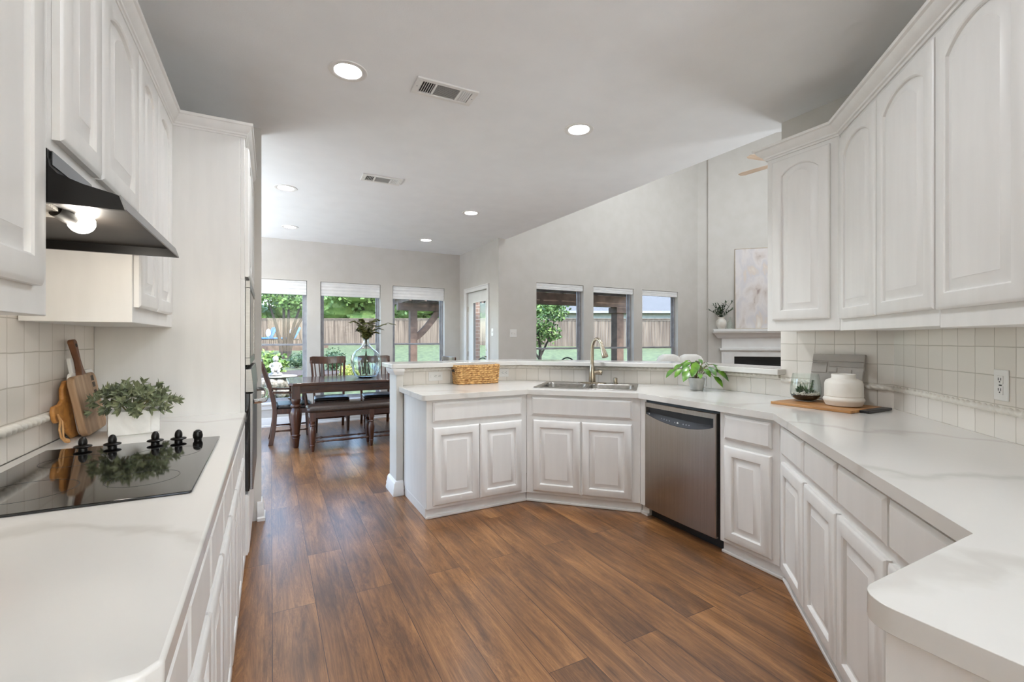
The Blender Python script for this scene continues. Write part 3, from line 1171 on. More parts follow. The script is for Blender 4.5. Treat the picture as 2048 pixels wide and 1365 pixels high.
# uppers on the right
UA, UB, UC = (2.895, 1.86), (2.895, 1.427), (1.6, 0.132)
cabinet('wall_cabinet', 'single-door wall cabinet on the right, beside the opening to the family room', 'cabinet', UA, -PI / 2, 0.432, 0.305, 1.376, 2.545,
        [('door', 0.041, 0.384, 1.446, 2.468, 0.05)], 'wall cabinets on the right')
A5 = ang(UB, UC)
cabinet('wall_cabinet', 'two-door wall cabinet with arched panels in the middle of the right side', 'cabinet', UB, A5, 0.947, 0.305, 1.372, 2.545,
        [('door', 0.030, 0.474, 1.437, 2.466, 0.06), ('door', 0.486, 0.940, 1.437, 2.466, 0.06)], 'wall cabinets on the right')
cabinet('wall_cabinet', 'arched-panel wall cabinet nearest the camera at the right edge', 'cabinet', UB, A5, 0.87, 0.305, 1.365, 2.545,
        [('door', 0.955, 1.395, 1.433, 2.466, 0.06), ('door', 1.405, 1.80, 1.433, 2.466, 0.06)], 'wall cabinets on the right', x0=0.948)

# crown mouldings
CR = [(0, 0), (0.007, 0), (0.009, 0.010), (0.016, 0.013), (0.018, 0.022), (0.030, 0.032), (0.040, 0.045), (0.046, 0.060), (0.056, 0.064), (0.058, 0.078), (0, 0.078)]
struct(sweep([(a * 0.72, b * 0.92) for a, b in CR], [(UF, 0.42), (UF, 2.92), (-0.126, 2.92), (-0.126, 3.797)], 2.437).build('trim_5', M['cab'], smooth=25))
struct(sweep([(a * 1.15, b) for a, b in CR], [(3.205, UA[1]), UA, UB, UC], 2.496).build('trim_6', M['cab'], smooth=25))

# oven tower
tw = thing('tall_cabinet', 'tall white oven tower cabinet at the end of the left run', 'cabinet', (-0.126, 2.92, 0), PI / 2)
m = MB()
m.box(0, 0.874, 0, 0.02, 0.07, 0.46).box(0, 0.874, 0, 0.02, 1.655, 2.46)
m.box(0, 0.05, 0, 0.02, 0.46, 1.655).box(0.824, 0.874, 0, 0.02, 0.46, 1.655)
m.box(0, 0.02, 0.02, 0.635, 0.07, 2.46).box(0.854, 0.874, 0.02, 0.635, 0.07, 2.46)
m.box(0.02, 0.854, 0.02, 0.635, 2.44, 2.46).box(0.02, 0.854, 0.02, 0.635, 1.655, 1.675).box(0.02, 0.854, 0.02, 0.635, 0.44, 0.46).box(0.02, 0.854, 0.615, 0.635, 0.46, 1.655)
m.box(0.0, 0.874, 0.05, 0.6, 0.0, 0.07)
m.build('carcass', M['cab'], tw, bevel=0.002)
for xa, xb in ((0.02, 0.432), (0.442, 0.855)):
    o = panel_door(xb - xa, 0.72, arch=0.05).build('door', M['cab'], tw, smooth=32)
    o.location = (xa, -0.0005, 1.672)
o = drawer_front(0.835, 0.335).build('drawer', M['cab'], tw, smooth=32)
o.location = (0.02, -0.0005, 0.115)

mw = thing('microwave', 'built-in microwave with dark glass front at the top of the oven tower', 'microwave', (-0.126, 2.92, 1.178), PI / 2)
MB().box(0.06, 0.81, 0.0, 0.42, 0.005, 0.47).build('body', M['blk'], mw)
m = MB()
m.box(0.03, 0.845, -0.026, -0.001, 0.0, 0.04).box(0.03, 0.845, -0.026, -0.001, 0.435, 0.475).box(0.03, 0.075, -0.026, -0.001, 0.04, 0.435).box(0.80, 0.845, -0.026, -0.001, 0.04, 0.435)
m.build('steel_frame', M['steel'], mw, bevel=0.002)
MB().box(0.076, 0.799, -0.022, -0.001, 0.041, 0.434).build('glass_door', M['blkglass'], mw, bevel=0.002)

ov = thing('wall_oven', 'built-in black glass wall oven with a curved steel handle below the microwave', 'oven', (-0.126, 2.92, 0.468), PI / 2)
MB().box(0.06, 0.81, 0.0, 0.55, 0.0, 0.69).build('body', M['blk'], ov)
m = MB()
m.hexa([(0.03, -0.045, 0.556), (0.845, -0.045, 0.556), (0.845, -0.001, 0.556), (0.03, -0.001, 0.556)],
       [(0.03, -0.032, 0.687), (0.845, -0.032, 0.687), (0.845, -0.001, 0.687), (0.03, -0.001, 0.687)])
m.build('control_panel', M['steel'], ov, bevel=0.003)
MB().box(0.03, 0.845, -0.022, -0.001, 0.0, 0.552).build('glass_door', M['blkglass'], ov, bevel=0.004)
MB().box(0.03, 0.845, -0.040, -0.0225, 0.008, 0.55).build('door_skin', M['steel'], ov, bevel=0.004)
m = MB()
m.tube([(0.06, -0.04, 0.500), (0.075, -0.075, 0.500), (0.12, -0.096, 0.500), (0.3, -0.104, 0.500), (0.44, -0.106, 0.500), (0.58, -0.104, 0.500), (0.75, -0.096, 0.500), (0.80, -0.075, 0.500), (0.815, -0.04, 0.500)], 0.014, 12)
m.build('handle', M['chrome'], ov)

# ------------------------------------------------------------------ worktops


def lw(o, a, x, y):
    return (o[0] + x * math.cos(a) - y * math.sin(a), o[1] + x * math.sin(a) + y * math.cos(a))


A2 = ang(N1, N2)
SX0, SX1, SY0, SY1 = 0.022, 0.862, 0.105, 0.668
fo = offs([(0.9, N0[1]), N1, N2, N3, N4], -0.035)
ex = 0.386 + (fo[3][0] - fo[3][1]) + ((fo[4][0] - fo[4][1]) - (fo[3][0] - fo[3][1]))
outer = [(0.965, 3.869)] + arc(0.995, 3.22, 0.03, 180, 270, 5) + [fo[1], fo[2], fo[3], (ex, 0.386)] + arc(0.875, 0.331, 0.055, 90, 180, 8) + \
        [(0.82, -0.42), (1.599, -0.42), (1.599, -0.31), P5, P4, P3, P2, P1, (1.0065, P1[1]), (1.0065, 3.869)]
hole = [lw(N1, A2, x, y) for x, y in rrect(SX0 + 0.012, SX1 - 0.012, SY0 + 0.012, SY1 - 0.012, 0.03)]
wt = MB().prism(outer, CB + 0.001, CT, [hole]).build('worktop', M['quartz'], bevel=0.007, bseg=3, smooth=35)
tag(wt, 'long white quartz worktop with the sink, running from the peninsula to the right corner', 'worktop')
wl2 = MB().prism([(-0.760, 0.69), (-0.138, 0.69), (-0.118, 0.71), (-0.118, 2.918), (-0.760, 2.918)], CB + 0.001, CT).build('worktop', M['quartz'], bevel=0.006, bseg=3, smooth=35)
tag(wl2, 'white quartz worktop on the left carrying the black cooktop', 'worktop')
PB_ = [(0.904, P1[1]), P1, P2, (3.215, 1.925)]
fr_, bk_ = offs(PB_, -0.105), offs(PB_, 0.30)
poly = arc(fr_[0][0] + 0.025, fr_[0][1] + 0.025, 0.025, 180, 270, 4) + fr_[1:] + [(3.204, 1.925), (3.204, 1.9655), (3.3325, 1.9655), (3.3325, 1.93), (bk_[3][0], 1.93)] + \
    [bk_[2], bk_[1]] + arc(bk_[0][0] + 0.03, bk_[0][1] - 0.03, 0.03, 90, 180, 4)
bt = MB().prism(poly, 1.0735, 1.1135).build('bar_top', M['quartz'], bevel=0.006, bseg=3, smooth=35)
tag(bt, 'raised white quartz bar top angled behind the sink', 'worktop')

# ------------------------------------------------------------------ sink
sk = thing('kitchen_sink', 'double-bowl stainless steel sink set in the white worktop', 'sink', (N1[0], N1[1], CT), A2)
B1 = (0.055, 0.428, 0.148, 0.548)
B2 = (0.458, 0.828, 0.148, 0.548)
m = MB()
m.prism(rrect(SX0, SX1, SY0, SY1, 0.035), 0.0006, 0.006, [rrect(*b, 0.06) for b in (B1, B2)])
m.build('rim', M['sink'], sk, bevel=0.002)
for b in (B1, B2):
    m = MB()
    rings = []
    for ins, z, r in ((0, 0.0045, 0.06), (0.004, -0.004, 0.06), (0.012, -0.13, 0.07), (0.022, -0.165, 0.075), (0.05, -0.178, 0.07), (0.12, -0.182, 0.05)):
        rings.append([(x, y, z) for x, y in rrect(b[0] + ins, b[1] - ins, b[2] + ins, b[3] - ins, r)])
    m.ringstack(rings, cap0=False)
    bw = m.build('bowl', M['sink'], sk, smooth=60)
    m = MB()
    cxx, cyy = (b[0] + b[1]) / 2, (b[2] + b[3]) / 2
    m.lathe([(0.045, -0.1815), (0.045, -0.179), (0.036, -0.178), (0.03, -0.181)], 20, (cxx, cyy, 0))
    m.build('drain', M['chrome'], bw)

fc = thing('faucet', 'brushed nickel pull-down faucet with a high arched spout behind the sink', 'faucet', (*lw(N1, A2, 0.455, 0.612), CT + 0.0062), A2)
m = MB()
m.ringstack([[(0.128 * math.cos(a) * k, 0.03 * math.sin(a) * k, z) for a in [2 * PI * i / 28 for i in range(28)]] for k, z in ((1, 0), (1, 0.004), (0.9, 0.007))])
m.build('deck_plate', M['nickel'], fc)
m = MB()
m.lathe([(0.031, 0.007), (0.032, 0.02), (0.030, 0.06), (0.028, 0.10), (0.025, 0.13), (0.019, 0.155), (0.0165, 0.17)], 20)
m.build('body', M['nickel'], fc)
sp_ = [(0, 0, 0.168), (0, 0, 0.22), (0, 0, 0.29)]
dx, dy = 0.112, -0.10
for k in range(1, 15):
    a = PI * k / 15 * 0.90
    u = (1 - math.cos(a)) / 2
    sp_.append((dx * 0.92 * u, dy * 0.92 * u, 0.305 + 0.098 * math.sin(a) - (0.01 if a > PI / 2 else 0) * (a - PI / 2)))
m = MB()
m.tube(sp_, 0.0155, 14)
m.build('spout', M['nickel'], fc)
e = Vector(sp_[-1])
d = (Vector(sp_[-1]) - Vector(sp_[-2])).normalized()
m = MB()
m.tube([e - d * 0.002, e + d * 0.004, e + d * 0.02, e + d * 0.075, e + d * 0.105, e + d * 0.110], [0.0165, 0.018, 0.0185, 0.026, 0.029, 0.027], 16)
m.build('spray_head', M['nickel'], fc)
m = MB()
m.tube([(0.015, 0, 0.095), (0.055, -0.004, 0.097)], 0.020, 14)
m.tube([(0.055, -0.004, 0.097), (0.066, -0.005, 0.0975), (0.085, -0.008, 0.099), (0.092, -0.009, 0.099)], [0.022, 0.024, 0.021, 0.014], 14)
m.tube([(0.078, -0.012, 0.095), (0.086, -0.045, 0.090), (0.09, -0.075, 0.083)], [0.008, 0.007, 0.006], 8)
m.build('handle', M['nickel'], fc)
ag = MB()
ag.lathe([(0.024, 0.0), (0.024, 0.006), (0.019, 0.008), (0.019, 0.046), (0.017, 0.052), (0.012, 0.054)], 18)
o = ag.build('sink_air_gap', M['nickel'])
place(o, (*lw(N1, A2, 0.662, 0.615), CT + 0.0062), A2)
tag(o, 'short steel air gap cap beside the faucet', 'air gap')

# ------------------------------------------------------------------ dishwasher
dw = thing('dishwasher', 'stainless steel dishwasher with a black control pocket below the worktop', 'dishwasher', (N2[0], N2[1], 0), A3)
MB().box(0.064, 0.700, 0.006, 0.58, 0.082, CB - 0.002).build('tub', M['blk'], dw)
m = MB()
X0, X1, Z0, Z1 = 0.066, 0.684, 0.076, 0.858


def bow(x):
    u = (x - (X0 + X1) / 2) / ((X1 - X0) / 2)
    return -0.020 - 0.006 * (1 - u * u)


pz = [(0.086, 0.812), (0.665, 0.812)]
NB = 24
loops_in, loops_out = [], []
for k in range(NB + 1):          # bottom of the pocket, left to right, sagging
    u = k / NB
    x = 0.080 + (0.668 - 0.080) * u
    z = 0.772 - 0.050 * (1 - (2 * u - 1) ** 2) ** 0.9 * (0.75 + 0.25 * u) + (-0.004 * u)
    loops_in.append((x, z))
    loops_out.append((X0 + (X1 - X0) * u, Z0))
for k in range(NB + 1):          # top of the pocket, right to left
    u = 1 - k / NB
    x = 0.080 + (0.668 - 0.080) * u
    loops_in.append((x, 0.824))
    loops_out.append((X0 + (X1 - X0) * u, Z1))
rings = [[(x, 0.004, z) for x, z in loops_out], [(x, bow(x) + 0.004, z) for x, z in loops_out],
         [(x + (0.004 if x < X0 + 0.01 else (-0.004 if x > X1 - 0.01 else 0)), bow(x), z + (0.004 if z < 0.4 else -0.004)) for x, z in loops_out]]
mid = [((a[0] * 0.5 + b[0] * 0.5), (a[1] * 0.5 + b[1] * 0.5)) for a, b in zip(loops_out, loops_in)]
rings += [[(x, bow(x), z) for x, z in mid], [(x, bow(x), z) for x, z in loops_in], [(x, bow(x) + 0.026, z) for x, z in loops_in]]
m.ringstack(rings, cap0=False, cap1=False)
m.build('door_panel', M['steelv'], dw, smooth=35)
m = MB()
m.box(0.078, 0.670, 0.0005, 0.0055, 0.71, 0.83)
pk = m.build('pocket_back', M['blk'], dw)
m = MB()
bot = [(x, bow(x) + 0.004, z + 0.001) for x, z in loops_in[:NB + 1]]
top = [(x, 0.000, z + 0.014 + 0.034 * (1 - (2 * (k / NB) - 1) ** 2)) for k, (x, z) in enumerate(loops_in[:NB + 1])]
for k in range(NB):
    m.quad(bot[k], bot[k + 1], top[k + 1], top[k])
m.build('control_panel', M['darkgrey'], dw, recalc=False)
for k, (u, s_) in enumerate(((0.08, 0.006), (0.26, 0.004), (0.31, 0.004), (0.36, 0.004), (0.41, 0.004), (0.46, 0.004), (0.53, 0.008), (0.59, 0.005), (0.635, 0.005), (0.68, 0.005))):
    i = int(u * NB)
    p = Vector(bot[i]).lerp(Vector(top[i]), 0.45)
    m = MB()
    m.ball((p.x, p.y - 0.0015, p.z), (s_, 0.0016, s_), 10, 6)
    m.build('button', M['pot'] if s_ > 0.005 else M['alum'], dw)
MB().box(0.068, 0.698, 0.05, 0.06, 0.0, 0.076).build('toe_panel', M['blk'], dw)

# ------------------------------------------------------------------ range hood
hd = thing('range_hood', 'black under-cabinet range hood with a lit bulb over the cooktop', 'range hood', (-0.76, 1.4195, 1.635))
# outline in (x from wall, z): underside open
HW = 0.728


def side_poly(y0, y1, mb):
    prof = [(0.0, 0.0), (0.447, 0.0), (0.436, 0.034), (0.425, 0.038), (0.37, 0.052), (0.325, 0.070), (0.312, 0.085), (0.308, 0.105), (0.308, 0.124), (0.0, 0.124)]
    mb.ringstack([[(x, y, z) for x, z in prof] for y in (y0, y1)])


m = MB()
side_poly(0.0, 0.012, m)
side_poly(HW - 0.012, HW, m)
top_prof = [(0.0, 0.112), (0.30, 0.112), (0.30, 0.10), (0.316, 0.075), (0.366, 0.044), (0.422, 0.030), (0.436, 0.034), (0.425, 0.038), (0.37, 0.052), (0.325, 0.070), (0.312, 0.085), (0.308, 0.105), (0.308, 0.124), (0.0, 0.124)]
m.ringstack([[(x, y, z) for x, z in top_prof] for y in (0.012, HW - 0.012)])
m.box(0.0, 0.012, 0.012, HW - 0.012, 0.0, 0.112)
m.build('shell', M['blkgloss'], hd, smooth=30)
MB().box(0.309, 0.3125, 0.015, HW - 0.45, 0.092, 0.124).build('front_glass', M['blkglass'], hd)
m = MB()
m.ringstack([[(0.447, y, 0.0), (0.4495, y, 0.002), (0.4385, y, 0.036), (0.436, y, 0.034)] for y in (0.0, HW)])
m.build('front_lip', M['steel'], hd)
m = MB()
m.box(0.0125, 0.43, 0.0125, HW - 0.0125, 0.030, 0.034)
m.build('inner_pan', M['hoodin'], hd)
m = MB()
for k in range(36):
    y = 0.05 + k * 0.0062
    m.box(0.04, 0.27, y, y + 0.0032, 0.020, 0.0295)
m.build('grease_filter', M['mesh'], hd)
m = MB()
m.tube([(0.26, 0.20, 0.026), (0.272, 0.225, 0.018), (0.280, 0.245, 0.014)], 0.017, 14)
m.build('lamp_socket', M['hoodin'], hd)
m = MB()
bc = Vector((0.292, 0.272, 0.014))
m.ball(bc, 0.031, 18, 12)
bo = m.build('light_bulb', M['bulb'], hd)
pl = bpy.data.lights.new('hood_lamp', 'POINT')
pl.energy = BULB_W
pl.shadow_soft_size = 0.03
pl.color = (1, 0.93, 0.82)
po = bpy.data.objects.new('hood_lamp', pl)
COL.objects.link(po)
po.parent = hd
po.location = bc + Vector((0.0, 0.0, -0.04))
for yy in (0.30, 0.345):
    m = MB()
    m.tube([(0.313, yy, 0.112), (0.326, yy, 0.112)], 0.008, 10)
    m.build('control_knob', M['blk'], hd)

# ------------------------------------------------------------------ cooktop
ck = thing('cooktop', 'black glass cooktop with a row of black knobs along its far edge', 'cooktop', (-0.445, 1.83, CT), 0)
cx0, cx1, cy0, cy1 = -0.263, 0.263, -0.385, 0.385
MB().prism(rrect(cx0, cx1, cy0, cy1, 0.008, 3), 0.0006, 0.007).build('glass_top', M['blkglass'], ck, bevel=0.002)
for bx, by, br in ((-0.12, -0.19, 0.105), (0.125, -0.19, 0.085), (-0.12, 0.15, 0.085), (0.125, 0.14, 0.1)):
    m = MB()
    m.ringstack([[(bx + r * math.cos(2 * PI * i / 48), by + r * math.sin(2 * PI * i / 48), z) for i in range(48)] for r, z in
                 ((br, 0.0071), (br, 0.0073), (br - 0.0014, 0.0074), (br - 0.0014, 0.0071))], cap0=False, cap1=False)
    m.build('burner_ring', M['darkgrey'], ck)
for k, kx in enumerate((-0.150, -0.068, 0.058, 0.130, 0.192)):
    m = MB()
    kc = (kx, 0.335, 0.007)
    if k < 4:
        m.lathe([(0.013, 0.0), (0.013, 0.006), (0.024, 0.009), (0.0265, 0.012), (0.024, 0.015), (0.012, 0.018)], 22, kc)
        m.ball((kx, 0.335, 0.007 + 0.026), (0.013, 0.0145, 0.021), 14, 10)
    else:
        m.lathe([(0.013, 0.0), (0.013, 0.006), (0.016, 0.01), (0.017, 0.02), (0.014, 0.034), (0.006, 0.040)], 18, kc)
    m.build('control_knob', M['blkgloss'], ck)

# ------------------------------------------------------------------ outlets and switches


def outlet(name, label, loc, a, w, h, kind, cat='outlet'):
    """plate in local xz, front towards -y; loc = centre on the wall face"""
    t = thing(name, label, cat, loc, a)
    MB().box(-w / 2, w / 2, -0.006, 0, -h / 2, h / 2).build('cover_plate', M['plate'], t, bevel=0.003)
    if kind in ('h2', 'v2'):
        for c_ in ((-0.002, 0.036) if kind == 'h2' else (-0.021, 0.021)):
            f = (lambda x0, x1, z0, z1: (c_ + z0, c_ + z1, -x1, -x0)) if kind == 'h2' else (lambda x0, x1, z0, z1: (x0, x1, c_ + z0, c_ + z1))
            bx = lambda y0, y1, q: MB().box(q[0], q[1], y0, y1, q[2], q[3])
            rc = bx(-0.009, -0.0061, f(-0.016, 0.016, -0.017, 0.017)).build('receptacle', M['plate'], t, bevel=0.001)
            for q in ((-0.0085, -0.0055, -0.002, 0.009), (0.0055, 0.0085, -0.002, 0.009), (-0.0025, 0.0025, -0.010, -0.005)):
                bx(-0.0098, -0.0091, f(*q)).build('slot', M['slot'], rc, smooth=0)
        if kind == 'h2':
            MB().box(-0.048, -0.036, -0.009, -0.0061, -0.014, 0.014).build('rocker', M['plate'], t, bevel=0.001)
        else:
            MB().box(-0.006, 0.006, -0.0085, -0.0061, -0.002, 0.002).build('test_button', M['slot'], t, smooth=0)
    elif kind == 'dial':
        m = MB()
        m.tube([(-0.014, -0.0061, 0), (-0.014, -0.016, 0)], 0.017, 18)
        dl = m.build('dial', M['plate'], t)
        MB().box(-0.015, -0.013, -0.0168, -0.016, -0.002, 0.012).build('pointer', M['slot'], dl, smooth=0)
        m = MB()
        m.tube([(0.024, -0.0061, 0), (0.024, -0.012, 0)], 0.012, 18)
        m.build('button', M['plate'], t)
    else:
        MB().box(-0.005, 0.005, -0.016, -0.0061, -0.004, 0.012).build('toggle', M['plate'], t, bevel=0.001)
    return t


outlet('wall_outlet', 'horizontal white outlet on the bar backsplash left of the woven basket', (1.327, P1[1], 0.988), 0, 0.132, 0.082, 'h2')
outlet('wall_outlet', 'horizontal white outlet peeking out right of the woven basket', (2.010, P1[1], 0.997), 0, 0.132, 0.082, 'h2')
dv = (P2[0] - P1[0], P2[1] - P1[1])
a12 = ang(P1, P2)
outlet('wall_outlet', 'horizontal white outlet on the backsplash behind the leafy green plant', (3.215, 2.66, 0.972), A3 * 0 - PI / 2, 0.132, 0.082, 'h2')
outlet('wall_outlet', 'upright white outlet on the tile at the right edge', (2.606 - 0.0064, 0.685 + 0.0064, 1.137), -PI * 0.75, 0.079, 0.125, 'v2')
outlet('light_switch', 'white light switch beside the garden door', (XD, 6.41, 1.436), -PI / 2, 0.075, 0.118, 'toggle', 'switch')
outlet('dimmer_switch', 'square white dimmer plate on the grey wall left of the family room windows', (3.312, YF, 1.42), 0, 0.118, 0.118, 'dial', 'switch')

# ------------------------------------------------------------------ ceiling lamps and vents
cl = ['recessed ceiling lamp nearest the camera, left of the large vent', 'recessed ceiling lamp right of the large vent',
      'recessed ceiling lamp left of the small vent', 'recessed ceiling lamp right of the small vent, near the ceiling edge',
      'small recessed ceiling lamp above the dining table, left of the far pair', 'small recessed ceiling lamp above the dining table, right of the far pair']
for (x, y), l in zip(CANS, cl):
    t = thing('ceiling_downlight', l, 'ceiling light', (x, y, CEIL), 0, 'recessed ceiling lamps')
    m = MB()
    m.ringstack([[(r * math.cos(2 * PI * i / 36), r * math.sin(2 * PI * i / 36), z) for i in range(36)] for r, z in
                 ((0.107, -0.0005), (0.105, -0.005), (0.081, -0.007), (0.075, -0.003), (0.075, 0.002))], cap0=False, cap1=False)
    m.build('trim_ring', M['plate'], t)
    m = MB()
    m.ringstack([[(r * math.cos(2 * PI * i / 36), r * math.sin(2 * PI * i / 36), z) for i in range(36)] for r, z in ((0.0735, 0.001), (0.06, 0.075))], cap0=False, cap1=False)
    m.build('reflector', M['can'], t)
    m = MB()
    m.lathe([(0.06, 0.075), (0.06, 0.078)], 30)
    m.build('lens', M['lens'], t)
    lamp('can_lamp', (0, 0, 0.070), LAMP_W * (2.0 if x > 1.9 and y < 3 else 1.0), 0.11, parent=t)


def vent(label, loc, a, w, h, dark):
    t = thing('ceiling_vent', label, 'vent', (loc[0], loc[1], CEIL), a, 'ceiling vents')
    m = MB()
    fr = 0.028
    m.box(-w / 2, w / 2, -h / 2, -h / 2 + fr, -0.012, -0.0005).box(-w / 2, w / 2, h / 2 - fr, h / 2, -0.012, -0.0005)
    m.box(-w / 2, -w / 2 + 0.035, -h / 2 + fr, h / 2 - fr, -0.012, -0.0005).box(w / 2 - 0.035, w / 2, -h / 2 + fr, h / 2 - fr, -0.012, -0.0005)
    iw = w - 0.07
    c0, c1 = -iw * 0.22, iw * 0.26
    m.box(c0 - 0.008, c0 + 0.004, -h / 2 + fr, h / 2 - fr, -0.012, -0.0005).box(c1 - 0.004, c1 + 0.008, -h / 2 + fr, h / 2 - fr, -0.012, -0.0005)
    m.build('frame', M['plate'], t, bevel=0.002)
    MB().box(-w / 2 + 0.03, w / 2 - 0.03, -h / 2 + 0.02, h / 2 - 0.02, -0.003, -0.0008).build('duct_opening', M['slot'], t, smooth=0)
    hy = h / 2 - fr
    m = MB()
    x = -iw / 2
    while x < c0 - 0.014:
        m.hexa([(x, -hy, -0.010), (x + 0.002, -hy, -0.010), (x + 0.002, hy, -0.010), (x, hy, -0.010)],
               [(x + 0.006, -hy, -0.0035), (x + 0.008, -hy, -0.0035), (x + 0.008, hy, -0.0035), (x + 0.006, hy, -0.0035)])
        x += 0.0135
    y = -hy
    while y < hy - 0.004:
        m.hexa([(c0, y, -0.010), (c1, y, -0.010), (c1, y + 0.0015, -0.010), (c0, y + 0.0015, -0.010)],
               [(c0, y + 0.005, -0.0035), (c1, y + 0.005, -0.0035), (c1, y + 0.0065, -0.0035), (c0, y + 0.0065, -0.0035)])
        y += 0.0105
    x = c1 + 0.008
    while x < iw / 2 - 0.006:
        m.hexa([(x + 0.006, -hy, -0.010), (x + 0.0085, -hy, -0.010), (x + 0.0085, hy, -0.010), (x + 0.006, hy, -0.010)],
               [(x, -hy, -0.0035), (x + 0.0025, -hy, -0.0035), (x + 0.0025, hy, -0.0035), (x, hy, -0.0035)])
        x += 0.0135
    m.build('louvres', M['plate'], t, smooth=0)
    m = MB()
    for sx in (-w / 2 + 0.016, w / 2 - 0.016):
        m.ball((sx, 0, -0.012), (0.004, 0.004, 0.0015), 8, 4)
    m.build('screws', M['alum'], t)


vent('large white ceiling vent between the two nearest recessed lamps', (0.957, 2.688), R(-1.5), 0.385, 0.182, True)
vent('small white ceiling vent farther away over the path to the dining table', (0.945, 4.45), R(-1.5), 0.37, 0.185, False)

# ------------------------------------------------------------------ things on the worktops
rnd = random.Random(5)


def V3(*a):
    return Vector(a)


# woven basket on the peninsula
bk = thing('woven_basket', 'rectangular woven seagrass basket standing on the peninsula worktop', 'basket', (1.672, 3.862, CT + 0.001), R(-2.5))
BW_, BD_, BH_ = 0.405, 0.15, 0.168
rows = 9
for k in range(rows):
    z = 0.010 + (BH_ - 0.02) * k / (rows - 1)
    gr = 0.012 * (z / BH_)
    loop = rrect(-BW_ / 2 - gr + 0.008, BW_ / 2 + gr - 0.008, -BD_ / 2 - gr + 0.008, BD_ / 2 + gr - 0.008, 0.022, 4)
    pts = []
    for i in range(len(loop)):
        a, b = V3(*loop[i], z), V3(*loop[(i + 1) % len(loop)], z)
        n = max(1, int((b - a).length / 0.009))
        pts += [a.lerp(b, q / n) for q in range(n)]
    pts.append(pts[0].copy())
    m = MB() if k == 0 else m
    ph = k * 0.5
    pts = [p + V3(0, 0, 0.0015 * math.sin(i * 1.7 + k)) for i, p in enumerate(pts)]
    m.tube(pts, 0.0100, 8, True, lambda th, s: 1.0 + 0.26 * math.cos(2 * th - 2 * PI * s / 0.042 + ph))
m.build('woven_wall', M['basket'], bk, smooth=60)
MB().prism(rrect(-BW_ / 2 + 0.008, BW_ / 2 - 0.008, -BD_ / 2 + 0.008, BD_ / 2 - 0.008, 0.02), 0.001, 0.008).build('base', M['basket'], bk)
loop = rrect(-BW_ / 2 - 0.004, BW_ / 2 + 0.004, -BD_ / 2 - 0.004, BD_ / 2 + 0.004, 0.022, 4)
m = MB()
m.tube([(x, y, BH_) for x, y in loop + loop[:1]], 0.008, 8)
m.build('rim', M['basket'], bk)
for sx in (-1, 1):
    m = MB()
    m.tube([(sx * (BW_ / 2 + 0.012), -0.024, 0.118), (sx * (BW_ / 2 + 0.013), 0.0, 0.126), (sx * (BW_ / 2 + 0.012), 0.024, 0.118)], 0.010, 8)
    m.build('handle_hole', M['slot'], bk)


def leaf_rosette(m, base, d, n, L, W, spread=0.9):
    d = Vector(d).normalized()
    s = d.orthogonal().normalized()
    t = d.cross(s)
    for i in range(n):
        a = 2.4 * i + rnd.uniform(-0.3, 0.3)
        q = spread * (0.35 + 0.65 * (i + 1) / n)
        v = d + (s * math.cos(a) + t * math.sin(a)) * q
        m.leaf(Vector(base) + d * (L * 0.25 * (1 - (i + 1) / n)), v, d, L * rnd.uniform(0.75, 1.1), W * rnd.uniform(0.8, 1.1), rnd.uniform(0.05, 0.3), 0.4)


# pothos in a grey pot
pt = thing('potted_plant', 'leafy green pothos in a small grey pot on the worktop right of the sink', 'potted plant', (3.015, 2.525, CT + 0.0006))
m = MB()
m.lathe([(0.044, 0), (0.050, 0.004), (0.062, 0.094), (0.063, 0.098), (0.060, 0.098), (0.058, 0.085), (0.02, 0.085)], 28)
m.build('pot', M['pot'], pt)
m = MB()
m.lathe([(0.0585, 0.084), (0.03, 0.089), (0.001, 0.09)], 20, cap0=False)
m.build('soil', M['soil'], pt)
m = MB()
st = MB()
right = V3(0.883, -0.469, 0)
fwd = V3(0.469, 0.883, 0)
spec = [(-0.20, 0.06, 0.085, 0.10), (-0.145, 0.03, 0.135, 0.085), (-0.10, -0.05, 0.12, 0.10), (-0.12, -0.09, 0.08, 0.105), (-0.06, 0.06, 0.175, 0.09), (-0.035, -0.06, 0.16, 0.115),
        (0.0, 0.02, 0.16, 0.09), (0.03, -0.08, 0.10, 0.09), (0.04, 0.06, 0.135, 0.08), (0.10, 0.03, 0.155, 0.11), (0.13, -0.05, 0.14, 0.12), (0.155, 0.05, 0.115, 0.10), (0.145, -0.08, 0.09, 0.13),
        (0.175, -0.02, 0.075, 0.11), (0.06, -0.10, 0.12, 0.10), (-0.07, -0.10, 0.105, 0.09), (-0.03, -0.115, 0.06, 0.07), (0.02, 0.06, 0.17, 0.07), (-0.09, 0.05, 0.15, 0.08), (0.09, 0.05, 0.15, 0.08),
        (-0.16, -0.03, 0.09, 0.09), (0.0, -0.05, 0.19, 0.06), (0.11, -0.10, 0.03, 0.11), (-0.055, 0.0, 0.155, 0.09)]
for (r_, f_, h_, L_) in spec:
    f_ = min(f_, 0.035)
    end = right * r_ * 0.82 + fwd * f_ + V3(0, 0, 0.092 + h_ * 0.82)
    s0 = right * r_ * 0.12 + fwd * f_ * 0.12 + V3(0, 0, 0.088)
    md = s0.lerp(end, 0.5) + V3(0, 0, 0.045)
    st.tube([s0, s0.lerp(md, 0.5) + V3(0, 0, 0.008), md, md.lerp(end, 0.5) + V3(0, 0, 0.006), end], 0.0022, 5)
    out = (right * r_ + fwd * f_).normalized()
    m.leaf(end, out + V3(0, 0, -0.35 - rnd.uniform(0, 0.5)), V3(-fwd.x * 0.5 + out.x * 0.3, -fwd.y * 0.5 + out.y * 0.3, 1), L_ * 0.95, L_ * 0.62, 0.28, 0.22)
m.build('leaves', M['green'], pt, smooth=50, recalc=False)
st.build('stems', M['stem'], pt)

